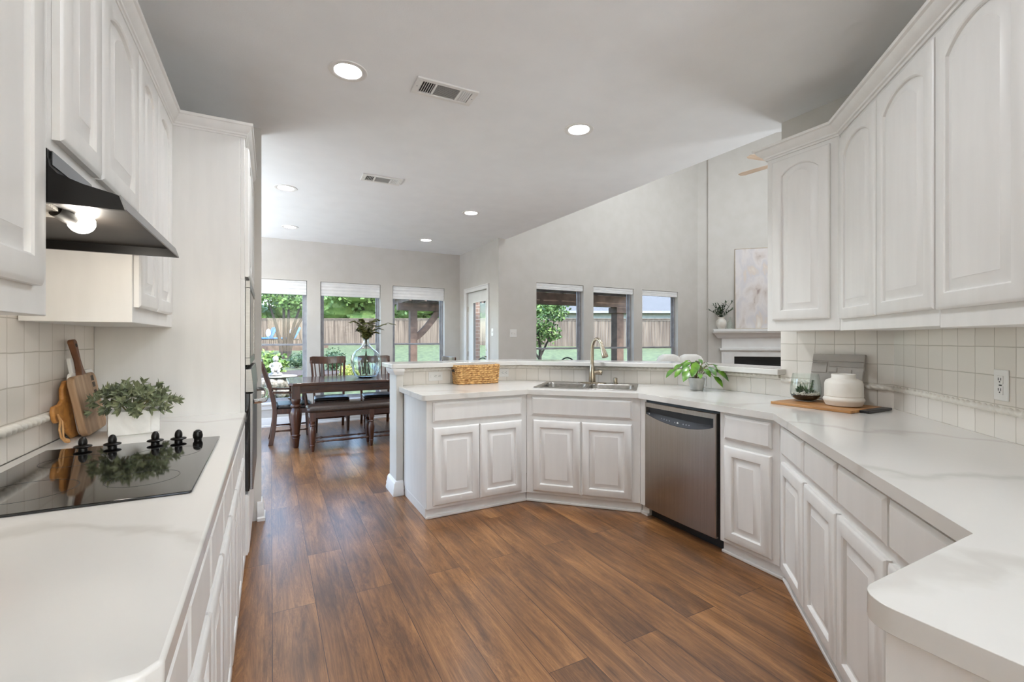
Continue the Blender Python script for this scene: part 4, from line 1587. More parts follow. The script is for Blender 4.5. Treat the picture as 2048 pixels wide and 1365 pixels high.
# teak serving board and what stands on it
sb = thing('serving_board', 'wooden serving board with a black handle lying on the worktop corner', 'serving board', (2.775, 1.315, CT + 0.0006))
MB().prism(rrect(0.0, 0.345, 0.0, 0.450, 0.006, 2), 0.0, 0.015).build('board', M['teak'], sb, bevel=0.002)
m = MB()
m.box(0.10, 0.345, -0.045, -0.0005, 0.001, 0.014).box(0.25, 0.345, -0.0, -0.0005 + 0.0, 0.001, 0.0142) if False else m.box(0.085, 0.345, -0.045, -0.0005, 0.001, 0.0145)
m.build('handle_bar', M['blk'], sb, bevel=0.002)
ZB = CT + 0.0165
tr_ = thing('grey_tray', 'square taupe-grey relief panel leaning against the corner backsplash', 'tray', (3.112, 1.575, ZB), -PI / 2)
LEAN = R(14)
Mt = Matrix.Rotation(-LEAN, 4, 'X')


def leanbox(x0, x1, y0, y1, z0, z1):
    m_ = MB()
    m_.box(x0, x1, y0, y1, z0, z1, Mt)
    return m_


TW, TH = 0.300, 0.302
leanbox(-TW / 2, TW / 2, -0.008, 0.004, 0.002, TH).build('back_panel', M['grey'], tr_, bevel=0.004)
for (a, b, c, d) in ((-TW / 2, TW / 2, TH * 0.835, TH), (-TW / 2, -TW / 2 + 0.098, TH * 0.80, TH * 0.828), (-TW / 2, -0.055, TH * 0.585, TH * 0.792), (-0.047, TW / 2, TH * 0.722, TH * 0.828),
                     (-TW / 2, -0.02, 0.004, TH * 0.577), (-0.047, 0.005, TH * 0.60, TH * 0.715), (0.012, 0.088, 0.004, TH * 0.68), (0.096, TW / 2, 0.004, TH * 0.66)):
    leanbox(a + 0.0012, b - 0.0012, -0.0125, -0.0075, c + 0.0012, d - 0.0012).build('raised_block', M['grey'], tr_, bevel=0.0025)
jr = MB()
jr.lathe([(0.070, 0.0), (0.088, 0.003), (0.093, 0.014), (0.099, 0.027), (0.103, 0.036), (0.099, 0.046), (0.095, 0.050), (0.0935, 0.055), (0.0965, 0.058), (0.0955, 0.062), (0.095, 0.10), (0.094, 0.130),
          (0.088, 0.146), (0.072, 0.155), (0.062, 0.158), (0.0595, 0.163), (0.060, 0.182), (0.0575, 0.1845), (0.052, 0.182), (0.050, 0.16), (0.075, 0.14), (0.085, 0.05), (0.02, 0.01)], 44)
o = jr.build('ceramic_jar', M['cream'], smooth=50)
place(o, (2.972, 1.447, ZB))
tag(o, 'squat cream ceramic jar with a ribbed foot on the wooden serving board', 'jar')

te = thing('terrarium', 'open glass terrarium of small succulents and pebbles on the serving board', 'terrarium', (2.990, 1.672, ZB))
m = MB()
m.lathe([(0.040, 0.0), (0.058, 0.008), (0.078, 0.026), (0.0835, 0.042), (0.085, 0.06), (0.083, 0.10), (0.076, 0.145), (0.0705, 0.172), (0.069, 0.172), (0.0745, 0.145), (0.0815, 0.10), (0.0835, 0.06), (0.082, 0.042), (0.076, 0.0275), (0.056, 0.0095), (0.04, 0.0025), (0.001, 0.002)], 40)
m.build('glass_bowl', M['clear'], te, smooth=70)
m = MB()
m.lathe([(0.001, 0.003), (0.040, 0.0035), (0.0555, 0.0105), (0.0752, 0.0285), (0.0808, 0.0395), (0.03, 0.043), (0.001, 0.044)], 36)
m.build('soil', M['soil'], te)
m = MB()
for i in range(190):
    a = rnd.uniform(0, 2 * PI)
    r_ = 0.075 * math.sqrt(rnd.uniform(0.12, 1))
    q = rnd.uniform(0.0028, 0.0046)
    m.ball((r_ * math.cos(a), r_ * math.sin(a), 0.0445 + q * 0.4 - 0.003 * (r_ / 0.075) ** 2), (q, q * rnd.uniform(0.7, 1), q * 0.7), 6, 4)
for i in range(210):
    a = rnd.uniform(0, 2 * PI)
    q = rnd.uniform(0.0030, 0.0046)
    z = rnd.uniform(0.040, 0.056)
    m.ball(((0.0765 - q) * math.cos(a), (0.0765 - q) * math.sin(a), z), (q, q, q * 0.85), 6, 4)
tag(m.build('pebbles', M['pebble'], te), kind='stuff')
m = MB()
for k in range(9):
    leaf_rosette(m, right * 0.030 + fwd * 0.0 + V3(0, 0, 0.046 + k * 0.009) + right * 0.002 * k, (0.18, -0.1, 1), 7, 0.026 - 0.0012 * k, 0.009, 1.6)
for b, n, L_, W_ in ((right * -0.035 + V3(0, 0, 0.048), 12, 0.045, 0.022), (right * -0.052 + fwd * -0.012 + V3(0, 0, 0.046), 9, 0.036, 0.020), (right * 0.0 + fwd * -0.02 + V3(0, 0, 0.046), 10, 0.038, 0.014),
                     (right * -0.01 + fwd * 0.025 + V3(0, 0, 0.046), 10, 0.05, 0.014), (right * 0.05 + fwd * 0.01 + V3(0, 0, 0.046), 8, 0.03, 0.012)):
    leaf_rosette(m, b, (0.05, 0.02, 1), n, L_, W_, 1.0)
for k in range(5):
    m.leaf(right * 0.005 + V3(0, 0, 0.046), V3(rnd.uniform(-0.5, 0.5), rnd.uniform(-0.4, 0.4), 1), (1, 0, 0), rnd.uniform(0.05, 0.085), 0.006, 0.05, 0.3)
m.build('succulents', M['succ'], te, recalc=False)

# left worktop: marble planter, leaning boards
pl_ = thing('marble_planter', 'faceted white marble planter with sage-green foliage beside the cutting board', 'potted plant', (-0.520, 2.505, CT + 0.0006), R(14))
hexp = [(-0.086, -0.052), (0.050, -0.062), (0.084, -0.030), (0.090, 0.040), (0.045, 0.070), (-0.060, 0.066), (-0.088, 0.036)]
m = MB()
rings = [[(x * k, y * k, z) for x, y in hexp] for k, z in ((0.97, 0), (1, 0.003), (1, 0.098), (0.98, 0.1), (0.93, 0.1), (0.92, 0.085))]
m.ringstack(rings)
m.build('pot', M['marble'], pl_, smooth=20)
m = MB()
for i in range(150):
    a = rnd.uniform(0, 2 * PI)
    e = rnd.uniform(-0.12, 1.25)
    d = V3(math.cos(a) * math.cos(e), math.sin(a) * math.cos(e), math.sin(e))
    ro = 0.055 + 0.055 * rnd.random() ** 0.7
    base = V3(d.x * ro * 1.35, d.y * ro * 1.05, 0.100 + max(-0.01, d.z * ro * 0.95) + 0.006)
    leaf_rosette(m, base, d + V3(d.x * 0.4, d.y * 0.4, -0.1), 6, 0.034, 0.0165, 0.85)
m.build('foliage', M['olive'], pl_, recalc=False)
m = MB()
for i in range(16):
    a = i * 0.4
    m.tube([(0.02 * math.cos(a), 0.02 * math.sin(a), 0.085), (0.05 * math.cos(a), 0.04 * math.sin(a), 0.13), (0.095 * math.cos(a), 0.08 * math.sin(a), 0.14)], 0.0018, 5)
m.build('stems', M['stem'], pl_)


def leaning(name, label, cat, org, lean_deg, tilt_deg=0):
    """thing whose local x runs along the left wall (+Y), z up the board, -y towards the room"""
    t = thing(name, label, cat, org, PI / 2)
    t.rotation_euler = (R(lean_deg) * -1, R(tilt_deg), PI / 2)
    return t


# acacia paddle board in front
cb = leaning('cutting_board', 'acacia cutting board with a tall walnut handle leaning on the tile', 'cutting board', (-0.660, 2.455, CT + 0.0045), 10.0, -2)
m = MB()
pr = rrect(0.0, 0.262, 0.0, 0.250, 0.035, 6)
m.ringstack([[(x, y, z) for x, z in pr] for y in (0.0, 0.024)])
m.build('board', M['board'], cb, bevel=0.004)
hp = [(0.105, 0.246), (0.163, 0.246), (0.150, 0.275), (0.143, 0.315), (0.147, 0.365), (0.150, 0.392), (0.140, 0.402), (0.112, 0.402), (0.103, 0.392), (0.110, 0.365), (0.121, 0.315), (0.118, 0.275)]
m = MB()
m.ringstack([[(x, y, z) for x, z in hp] for y in (0.002, 0.0225)])
hb = m.build('handle', M['boardh'], cb, bevel=0.004)
m = MB()
m.tube([(0.1265, 0.0015, 0.376), (0.1265, -0.0002, 0.376)], 0.008, 14)
m.build('hanging_hole', M['slot'], hb)
for z0 in (0.150, 0.185, 0.214):
    m = MB()
    for k in range(3):
        m.box(0.196 + 0.011 * k, 0.202 + 0.011 * k, -0.0008, 0.0, z0, z0 + 0.022)
    m.build('inlay', M['slot'], cb)
# white paddle board behind it
wb = leaning('cutting_board', 'white paddle cutting board standing behind the acacia board', 'cutting board', (-0.690, 2.505, CT + 0.003), 8.0, -2)
m = MB()
pr = rrect(0.0, 0.275, 0.0, 0.262, 0.03, 6)
m.ringstack([[(x, y, z) for x, z in pr] for y in (0.0, 0.014)])
m.build('board', M['plate'], wb, bevel=0.003)
m = MB()
pr = rrect(0.035, 0.070, 0.259, 0.325, 0.008, 3)
m.ringstack([[(x, y, z) for x, z in pr] for y in (0.0005, 0.0135)])
m.build('handle', M['plate'], wb, bevel=0.003)
# amber board on its side, handle with a cord towards the camera
ab = leaning('cutting_board', 'amber wood board on its side with a leather cord loop, behind the acacia board', 'cutting board', (-0.7085, 2.425, CT + 0.002), 6.0, 0)
m = MB()
pr = rrect(0.0, 0.07, 0.0, 0.215, 0.028, 6)
pr = [(0.0, 0.06), (0.012, 0.028), (0.05, 0.0), (0.30, 0.0), (0.30, 0.235), (0.05, 0.235), (0.012, 0.205), (0.002, 0.165), (-0.03, 0.150), (-0.085, 0.148), (-0.098, 0.132), (-0.098, 0.098), (-0.085, 0.082), (-0.03, 0.080)]
m.ringstack([[(x, y, z) for x, z in pr] for y in (0.0, 0.014)])
m.build('board', M['amber'], ab, bevel=0.005)
m = MB()
m.tube([(-0.078, -0.003, 0.115), (-0.092, -0.012, 0.09), (-0.118, -0.014, 0.06), (-0.118, -0.016, 0.03), (-0.098, -0.02, 0.008)], 0.0035, 6)
m.tube([(-0.080, -0.003, 0.112), (-0.080, -0.014, 0.085), (-0.098, -0.018, 0.055), (-0.110, -0.020, 0.03), (-0.095, -0.024, 0.008)], 0.0035, 6)
m.tube([(-0.104, -0.02, 0.020), (-0.096, -0.024, 0.012), (-0.088, -0.026, 0.006)], [0.006, 0.009, 0.006], 8)
m.build('leather_cord', M['straps'], ab)

wbw = MB()
wbw.lathe([(0.045, 0.0), (0.055, 0.003), (0.078, 0.026), (0.086, 0.052), (0.083, 0.0535), (0.073, 0.03), (0.05, 0.010), (0.001, 0.008)], 32)
o = wbw.build('wooden_bowl', M['amber'], smooth=50)
place(o, (-0.466, 1.000, CT + 0.0006))
tag(o, 'round wooden bowl cut off by the left edge of the photo, on the near worktop', 'bowl')

# ------------------------------------------------------------------ dining room
TT = 0.795
tb = thing('dining_table', 'dark-stained wooden dining table with turned legs by the windows', 'table', (1.15, 6.56, 0))
TL, TD = 0.96, 0.50
m = MB()
cut = 0.05
pol = [(-TL + cut, -TD), (TL - cut, -TD), (TL, -TD + cut), (TL, TD - cut), (TL - cut, TD), (-TL + cut, TD), (-TL, TD - cut), (-TL, -TD + cut)]
m.prism(pol, TT - 0.036, TT)
m.build('tabletop', M['walnutx'], tb, bevel=0.008)
m = MB()
for sy in (-1, 1):
    m.box(-TL + 0.10, TL - 0.10, sy * (TD - 0.075) - 0.012, sy * (TD - 0.075) + 0.012, TT - 0.135, TT - 0.0365)
for sx in (-1, 1):
    m.box(sx * (TL - 0.075) - 0.012, sx * (TL - 0.075) + 0.012, -TD + 0.10, TD - 0.10, TT - 0.135, TT - 0.0365)
m.build('apron', M['walnutx'], tb, bevel=0.002)
LEGP = [(0.026, 0.0), (0.032, 0.012), (0.040, 0.10), (0.046, 0.122), (0.040, 0.130), (0.050, 0.140), (0.052, 0.152), (0.042, 0.165), (0.046, 0.20), (0.058, 0.30), (0.066, 0.40), (0.064, 0.44), (0.052, 0.475),
        (0.043, 0.49), (0.060, 0.50), (0.064, 0.512), (0.060, 0.526), (0.042, 0.535), (0.050, 0.56), (0.055, 0.585), (0.05, 0.60)]
for sx in (-1, 1):
    for sy in (-1, 1):
        lx, ly = sx * (TL - 0.085), sy * (TD - 0.09)
        m = MB()
        m.lathe(LEGP, 18, (lx, ly, 0))
        m.box(lx - 0.048, lx + 0.048, ly - 0.048, ly + 0.048, 0.6, TT - 0.0365)
        m.build('leg', M['walnut'], tb, bevel=0.0)


def make_chair(label, arms, loc, a, group):
    """front towards -y, centre of the seat at the origin"""
    t = thing('dining_armchair' if arms else 'dining_chair', label, 'chair', loc, a, group)
    wf_, wb_, dF, dB, sh = 0.245, 0.215, -0.215, 0.205, 0.445
    if arms:
        wf_, wb_ = 0.27, 0.245
    m = MB()
    rr = []
    for k, z in ((0.97, sh), (1.0, sh + 0.008), (1.0, sh + 0.03), (0.96, sh + 0.044), (0.80, sh + 0.052)):
        rr.append([((wf_ + (wb_ - wf_) * ((y + 0.225) / 0.42)) / 0.25 * x * k, y * k, z) for x, y in rrect(-0.245, 0.245, -0.225, 0.195, 0.05, 4)])
    m.ringstack(rr)
    m.build('seat', M['leather'], t, smooth=60)
    m = MB()
    m.hexa([(-wf_ + 0.01, dF, sh - 0.062), (wf_ - 0.01, dF, sh - 0.062), (wb_ - 0.005, 0.20, sh - 0.062), (-wb_ + 0.005, 0.20, sh - 0.062)],
           [(-wf_ + 0.01, dF, sh), (wf_ - 0.01, dF, sh), (wb_ - 0.005, 0.20, sh), (-wb_ + 0.005, 0.20, sh)])
    m.build('seat_rail', M['walnut'], t, bevel=0.003)
    bx = lambda z: 0.205 + 0.16 * max(0.0, (z - sh) / 0.6) ** 1.25 + 0.05 * max(0.0, (sh - z) / sh) ** 2    # rake of the rear post
    for s_ in (-1, 1):
        m = MB()
        m.tube([(s_ * (wf_ - 0.03), dF + 0.015, 0.0), (s_ * (wf_ - 0.03), dF + 0.015, 0.015), (s_ * (wf_ - 0.03), dF + 0.015, 0.12), (s_ * (wf_ - 0.03), dF + 0.015, 0.30), (s_ * (wf_ - 0.03), dF + 0.015, 0.385)],
               [0.016, 0.019, 0.023, 0.031, 0.028], 8)
        m.build('leg', M['walnut'], t)
        m = MB()
        zs = [0.0, 0.1, 0.25, sh - 0.03, sh + 0.1, sh + 0.25, sh + 0.40, 1.0]
        rings = []
        for z in zs:
            y = bx(z)
            w = 0.016 if z > sh else 0.017
            dd = 0.026 if z < sh + 0.12 else 0.020
            xx = s_ * (wb_ - 0.012 + 0.035 * max(0, (z - sh) / 0.55))
            rings.append([(xx - w, y - dd, z), (xx + w, y - dd, z), (xx + w, y + dd, z), (xx - w, y + dd, z)])
        m.ringstack(rings)
        m.build('leg', M['walnut'], t, bevel=0.004)
    # crest rail, curved
    m = MB()
    rings = []
    hw = wb_ + 0.045
    for k in range(13):
        u = -1 + 2 * k / 12
        x = u * hw
        yb_ = bx(1.0) + 0.03 * (1 - u * u) - 0.004
        zt = 1.068 - 0.010 * (1 - abs(u)) - (0.012 if abs(u) > 0.98 else 0)
        zb = 0.948 + 0.012 * u * u
        rings.append([(x, yb_ - 0.014, zb), (x, yb_ + 0.010, zb), (x, yb_ + 0.018, zt), (x, yb_ - 0.006, zt)])
    m.ringstack(rings)
    m.build('crest_rail', M['walnut'], t, bevel=0.004)
    m = MB()
    rings = []
    for k in range(9):
        u = -1 + 2 * k / 8
        yb_ = bx(0.56) + 0.015 * (1 - u * u)
        rings.append([(u * (wb_ - 0.01), yb_ - 0.011, 0.535), (u * (wb_ - 0.01), yb_ + 0.011, 0.535), (u * (wb_ - 0.01), yb_ + 0.011, 0.578), (u * (wb_ - 0.01), yb_ - 0.011, 0.578)])
    m.ringstack(rings)
    m.build('lower_rail', M['walnut'], t, bevel=0.003)
    for k in range(7):
        u = -0.78 + 1.56 * k / 6
        x0_, x1_ = u * (wb_ - 0.01), u * (wb_ + 0.03)
        y0_, y1_ = bx(0.57) + 0.015 * (1 - u * u), bx(0.96) + 0.03 * (1 - u * u)
        m = MB()
        m.hexa([(x0_ - 0.009, y0_ - 0.005, 0.57), (x0_ + 0.009, y0_ - 0.005, 0.57), (x0_ + 0.009, y0_ + 0.005, 0.57), (x0_ - 0.009, y0_ + 0.005, 0.57)],
               [(x1_ - 0.009, y1_ - 0.005, 0.96), (x1_ + 0.009, y1_ - 0.005, 0.96), (x1_ + 0.009, y1_ + 0.005, 0.96), (x1_ - 0.009, y1_ + 0.005, 0.96)])
        m.build('back_slat', M['walnut'], t, bevel=0.002)
    for s_ in (-1, 1):
        m = MB()
        m.lathe_x([(0, 0.008), (0.12, 0.012), (0.2, 0.009), (0.5, 0.015), (0.8, 0.009), (0.88, 0.012), (1, 0.008)], 8, (s_ * (wf_ - 0.03), dF + 0.02, 0.17), (s_ * (wb_ - 0.012), bx(0.17), 0.17))
        m.build('stretcher', M['walnut'], t)
    m = MB()
    m.lathe_x([(0, 0.008), (0.15, 0.012), (0.5, 0.014), (0.85, 0.012), (1, 0.008)], 8, (-wf_ + 0.03, 0.0, 0.17), (wf_ - 0.03, 0.0, 0.17))
    m.build('stretcher', M['walnut'], t)
    if arms:
        for s_ in (-1, 1):
            xa = s_ * (wf_ - 0.012)
            m = MB()
            rings = []
            for y, z, w, hh in ((bx(0.66) - 0.015, 0.662, 0.018, 0.014), (0.10, 0.655, 0.024, 0.013), (-0.08, 0.652, 0.030, 0.013), (-0.17, 0.655, 0.034, 0.013), (-0.20, 0.650, 0.024, 0.010)):
                rings.append([(xa - w, y, z - hh), (xa + w, y, z - hh), (xa + w, y, z + hh), (xa - w, y, z + hh)])
            m.ringstack(rings)
            m.build('armrest', M['walnut'], t, bevel=0.005)
            m = MB()
            m.tube([(xa - s_ * 0.004, -0.16, sh - 0.03), (xa, -0.15, sh + 0.08), (xa, -0.14, 0.642)], [0.018, 0.020, 0.014], 8)
            m.build('arm_post', M['walnut'], t)
    return t


G = 'side chairs behind the dining table'
c1 = make_chair('dark wooden slat-back chair behind the table, left of the glass vase', False, (0.785, 7.195, 0), 0, G)
dup(c1, (1.465, 7.205, 0), R(-1), 'dark wooden slat-back chair behind the table, right of and seen through the glass vase', G)
G2 = 'armchairs at the ends of the dining table'
ac = make_chair('dark wooden armchair seen from its side at the left end of the dining table', True, (0.255, 6.655, 0), PI / 2, G2)
dup(ac, (2.055, 6.60, 0), -PI / 2, 'dark wooden armchair at the far end of the dining table, mostly hidden by the bar', G2)

bn = thing('dining_bench', 'long dark wooden bench with a brown leather seat in front of the dining table', 'bench', (1.112, 5.955, 0))
BL, BDp = 0.735, 0.165
m = MB()
rr = []
for ins, z in ((0.012, 0.462), (0.0, 0.472), (0.0, 0.505), (0.014, 0.524), (0.04, 0.533), (0.09, 0.536)):
    rr.append([(x, y, z) for x, y in rrect(-BL + ins, BL - ins, -BDp + ins * 0.8, BDp - ins * 0.8, 0.05, 5)])
m.ringstack(rr)
m.build('seat', M['leatherb'], bn, smooth=60)
m = MB()
m.box(-BL + 0.03, BL - 0.03, -BDp + 0.03, -BDp + 0.052, 0.395, 0.4615).box(-BL + 0.03, BL - 0.03, BDp - 0.052, BDp - 0.03, 0.395, 0.4615)
m.box(-BL + 0.03, -BL + 0.05, -BDp + 0.052, BDp - 0.052, 0.395, 0.4615).box(BL - 0.05, BL - 0.03, -BDp + 0.052, BDp - 0.052, 0.395, 0.4615)
m.build('apron', M['walnutx'], bn, bevel=0.002)
bp_ = [(0.016, 0), (0.018, 0.01), (0.024, 0.06), (0.028, 0.074), (0.024, 0.08), (0.027, 0.10), (0.036, 0.20), (0.038, 0.24), (0.030, 0.285), (0.024, 0.30), (0.033, 0.31), (0.024, 0.322), (0.030, 0.345), (0.03, 0.36)]
for lx in (-BL + 0.062, 0.0, BL - 0.062):
    for ly in (-0.118, 0.118):
        m = MB()
        m.lathe(bp_, 14, (lx, ly, 0))
        m.box(lx - 0.03, lx + 0.03, ly - 0.03, ly + 0.03, 0.36, 0.4615)
        m.build('leg', M['walnut'], bn)
for x0_, x1_ in ((-BL + 0.085, -0.024), (0.024, BL - 0.085)):
    for ly in (-0.118, 0.118):
        m = MB()
        m.lathe_x([(0, 0.008), (0.05, 0.012), (0.10, 0.008), (0.14, 0.015), (0.18, 0.008), (0.22, 0.010), (0.5, 0.016), (0.78, 0.010), (0.82, 0.008), (0.86, 0.015), (0.90, 0.008), (0.95, 0.012), (1, 0.008)],
                  10, (x0_, ly, 0.112), (x1_, ly, 0.112))
        m.build('stretcher', M['walnut'], bn)

vs = MB()
vp = [(0.085, 0.0), (0.115, 0.006), (0.15, 0.03), (0.182, 0.09), (0.197, 0.17), (0.198, 0.25), (0.184, 0.315), (0.15, 0.362), (0.10, 0.398), (0.062, 0.435), (0.043, 0.475), (0.037, 0.51), (0.040, 0.532), (0.046, 0.541), (0.047, 0.547)]
inner = [(max(r_ - 0.006, 0.001), z) for r_, z in reversed(vp[1:])]
vs.lathe(vp + [(0.043, 0.549), (0.041, 0.545)] + inner[2:] + [(0.08, 0.012), (0.001, 0.014)], 40)
bmv = vs.bm
for v in bmv.verts:       # hand-blown: slightly dimpled sides
    a = math.atan2(v.co.y, v.co.x)
    k = 1 + 0.012 * math.sin(5 * a + 14 * v.co.z) + 0.010 * math.sin(9 * a - 23 * v.co.z)
    if v.co.z < 0.42:
        v.co.x *= k
        v.co.y *= k
o = vs.build('glass_vase', M['vase'], smooth=80)
place(o, (1.172, 6.53, TT + 0.0006))
tag(o, 'large bulbous blue-tinted glass vase on the dining table', 'vase')
fs = thing('fern_stems', 'bunch of fern fronds standing in the large glass vase', 'plant', (1.172, 6.53, TT + 0.03))
r5 = random.Random(21)
for k in range(19):
    a = k * 2.4
    reach = r5.uniform(0.08, 0.25)
    if k == 0:
        a, reach = -0.35, 0.40
    top = r5.uniform(0.58, 0.80)
    dx_, dy_ = math.cos(a), math.sin(a)
    st = MB()
    pts = [V3(dx_ * -0.05, dy_ * -0.05, 0.02), V3(dx_ * 0.0, dy_ * 0.0, 0.35), V3(dx_ * 0.012, dy_ * 0.012, 0.52), V3(dx_ * reach * 0.35, dy_ * reach * 0.35, 0.52 + (top - 0.52) * 0.75), V3(dx_ * reach * 0.75, dy_ * reach * 0.75, top), V3(dx_ * reach, dy_ * reach, top - 0.02)]
    st.tube(pts, [0.003, 0.003, 0.0025, 0.002, 0.0015, 0.001], 5)
    for seg, n in ((2, 3), (3, 6), (4, 5)):
        for q in range(n):
            p = pts[seg].lerp(pts[seg + 1], q / n)
            d = (pts[seg + 1] - pts[seg]).normalized()
            sd_ = d.cross(V3(0, 0, 1)).normalized() if abs(d.z) < 0.98 else V3(-dy_, dx_, 0)
            ln = 0.085 * (1.0 - 0.45 * (seg - 2 + q / n) / 3)
            for s_ in (-1, 1):
                dd = (sd_ * s_ + d * 0.55 + V3(0, 0, r5.uniform(-0.35, 0.05))).normalized()
                for j in range(4):
                    b_ = p + dd * (ln * j / 4)
                    for s2_ in (-1, 1):
                        st.leaf(b_, dd * 0.8 + d * (0.7 * s2_), (0, 0, 1), ln * 0.42 * (1 - j / 7), 0.014, 0.15, 0.2)
    st.build('frond', M['fern'], fs, recalc=False)

# ------------------------------------------------------------------ family room: mantel, painting, sofa, fan
s2 = math.sqrt(0.5)
FO = (7.427, YF)
AF = -PI / 4            # local x along the fireplace wall to the right, -y into the room
mt = thing('fireplace_mantel', 'white fireplace surround with a moulded mantel shelf and dark firebox', 'fireplace', (FO[0], FO[1], 0), AF)
wy = -0.051
m = MB()
m.box(0.420, 0.640, -0.115, wy, 0, 1.115).box(1.86, 2.08, -0.115, wy, 0, 1.115).box(0.640, 1.86, -0.115, wy, 1.0, 1.115)
m.box(0.420, 2.08, -0.115, wy, 1.165, 1.345)
m.box(0.46, 0.60, -0.122, -0.115, 0.16, 1.09)
m.build('surround', M['trim'], mt, bevel=0.004)
m = MB()
m.box(0.385, 2.115, -0.145, wy, 1.115, 1.165).box(0.40, 2.10, -0.132, wy, 1.10, 1.115)
m.build('band_moulding', M['trim'], mt, bevel=0.008)
m = MB()
prof = [(0, 0), (0.066, 0), (0.070, 0.012), (0.085, 0.02), (0.10, 0.05), (0.125, 0.085), (0.16, 0.105), (0.165, 0.125), (0, 0.125)]
pm_ = sweep(prof, [(0.42, wy), (0.42, -0.06), (2.08, -0.06), (2.08, wy)], 1.345)
pm_.build('cove_moulding', M['trim'], mt)
MB().box(0.265, 2.235, -0.235, wy, 1.4705, 1.525).build('mantel_shelf', M['trim'], mt, bevel=0.006)
m = MB()
m.box(0.6405, 1.8595, -0.07, wy, 0.0, 0.9995)
m.build('firebox', M['fire'], mt)
m = MB()
m.box(0.6405, 1.8595, -0.085, -0.0705, 0.935, 0.999)
for k in range(3):
    m.box(0.66, 1.84, -0.080, -0.0705, 0.80 + 0.025 * k, 0.81 + 0.025 * k)
m.build('black_louvre', M['blk'], mt)


def fw(x, y, z):
    return (FO[0] + x * math.cos(AF) - y * math.sin(AF), FO[1] + x * math.sin(AF) + y * math.cos(AF), z)


pa = thing('painting', 'tall abstract painting in muted mauve and grey leaning on the mantel', 'painting', fw(0.655, -0.120, 1.5262), AF)
pa.rotation_euler = (R(-2.2), 0, AF)
PWd, PHt = 1.0, 1.53
MB().box(0.008, PWd - 0.008, 0.004, 0.034, 0.008, PHt - 0.008).build('canvas', M['canvas'], pa)
m = MB()
m.box(0, 0.007, 0, 0.036, 0, PHt).box(PWd - 0.007, PWd, 0, 0.036, 0, PHt).box(0.007, PWd - 0.007, 0, 0.036, 0, 0.007).box(0.007, PWd - 0.007, 0, 0.036, PHt - 0.007, PHt)
m.build('frame', M['gold'], pa, bevel=0.001)
mv = thing('mantel_vase', 'small cream vase with leafy olive branches on the mantel', 'vase', fw(0.408, -0.155, 1.5255))
m = MB()
m.lathe([(0.052, 0), (0.062, 0.006), (0.085, 0.06), (0.094, 0.11), (0.088, 0.155), (0.062, 0.185), (0.052, 0.198), (0.062, 0.222), (0.056, 0.222), (0.045, 0.198), (0.05, 0.18), (0.001, 0.17)], 28)
m.build('vase_body', M['cream'], mv, smooth=60)
ob = thing('olive_branches', 'leafy grey-green olive branches standing in the small mantel vase', 'plant', fw(0.408, -0.155, 1.70))
r6 = random.Random(4)
for k in range(13):
    a = k * 2.4
    el = r6.uniform(0.5, 1.35)
    L_ = r6.uniform(0.24, 0.36)
    st = MB()
    d = V3(math.cos(a) * math.cos(el), math.sin(a) * math.cos(el), math.sin(el))
    if d.x * s2 - d.y * s2 > 0.2:
        L_ *= 1.15
    q_ = d.dot(V3(s2, s2, 0))
    if q_ > -0.1:
        d -= V3(s2, s2, 0) * (q_ + 0.15)
    p0 = V3(0, 0, -0.03)
    pts = [p0, p0 + V3(0, 0, 0.06) + d * 0.02]
    for q in range(1, 5):
        pts.append(pts[1] + d * (L_ * q / 4) + V3(0, 0, -0.05 * (q / 4) ** 2))
    st.tube(pts, 0.003, 5)
    for q in range(16):
        t_ = 0.2 + 0.8 * q / 16
        i = 1 + int(t_ * 3.99)
        p = pts[i].lerp(pts[min(i + 1, 5)], t_ * 4 - int(t_ * 4))
        vv = d + V3(r6.uniform(-1, 1), r6.uniform(-1, 1), r6.uniform(-0.6, 0.9))
        st.leaf(p, vv, (0, 0, 1), 0.062, 0.019, 0.15, 0.25)
    st.build('branch', M['leafd'], ob, recalc=False)
m = MB()
m.lathe([(0.04, 0), (0.05, 0.004), (0.052, 0.1), (0.046, 0.125), (0.022, 0.155), (0.019, 0.215), (0.024, 0.225), (0.018, 0.225), (0.015, 0.155), (0.042, 0.12), (0.046, 0.01), (0.001, 0.008)], 24)
o = m.build('glass_bottle', M['clear'], smooth=60)
place(o, fw(0.556, -0.165, 1.5256))
tag(o, 'small clear glass bottle between the cream vase and the painting', 'bottle')

so = thing('sofa', 'ivory sofa back with rounded cushions rising behind the bar', 'sofa', (4.96, 4.30, 0), R(-27))
MB().box(-0.95, 0.95, 0.0, 0.85, 0.10, 0.42).build('base', M['sofa'], so, bevel=0.03)
MB().box(-0.95, 0.95, 0.0, 0.16, 0.42, 0.90).build('back_frame', M['sofa'], so, bevel=0.04)
for cx_, w_ in ((-0.15, 0.34), (0.16, 0.36)):
    m = MB()
    n_ = []
    rr = []
    for k, z in ((0.75, 0.60), (1, 0.68), (1.0, 0.96), (0.93, 1.04), (0.75, 1.09), (0.4, 1.115)):
        rr.append([(cx_ + x * k, 0.30 + y * (0.5 + 0.5 * k), z) for x, y in rrect(-w_ / 2, w_ / 2, -0.10, 0.10, 0.08, 5)])
    m.ringstack(rr)
    m.build('back_cushion', M['sofa'], so, smooth=70)
for s_ in (-1, 1):
    MB().box(s_ * 0.87 - 0.08, s_ * 0.87 + 0.08, 0.16, 0.85, 0.42, 0.62).build('armrest', M['sofa'], so, bevel=0.04)
MB().box(-0.78, 0.78, 0.17, 0.86, 0.42, 0.56).build('seat_cushion', M['sofa'], so, bevel=0.04)
for sx in (-0.85, 0.85):
    for sy in (0.08, 0.77):
        m = MB()
        m.tube([(sx, sy, 0), (sx, sy, 0.10)], [0.02, 0.03], 8)
        m.build('leg', M['walnut'], so)

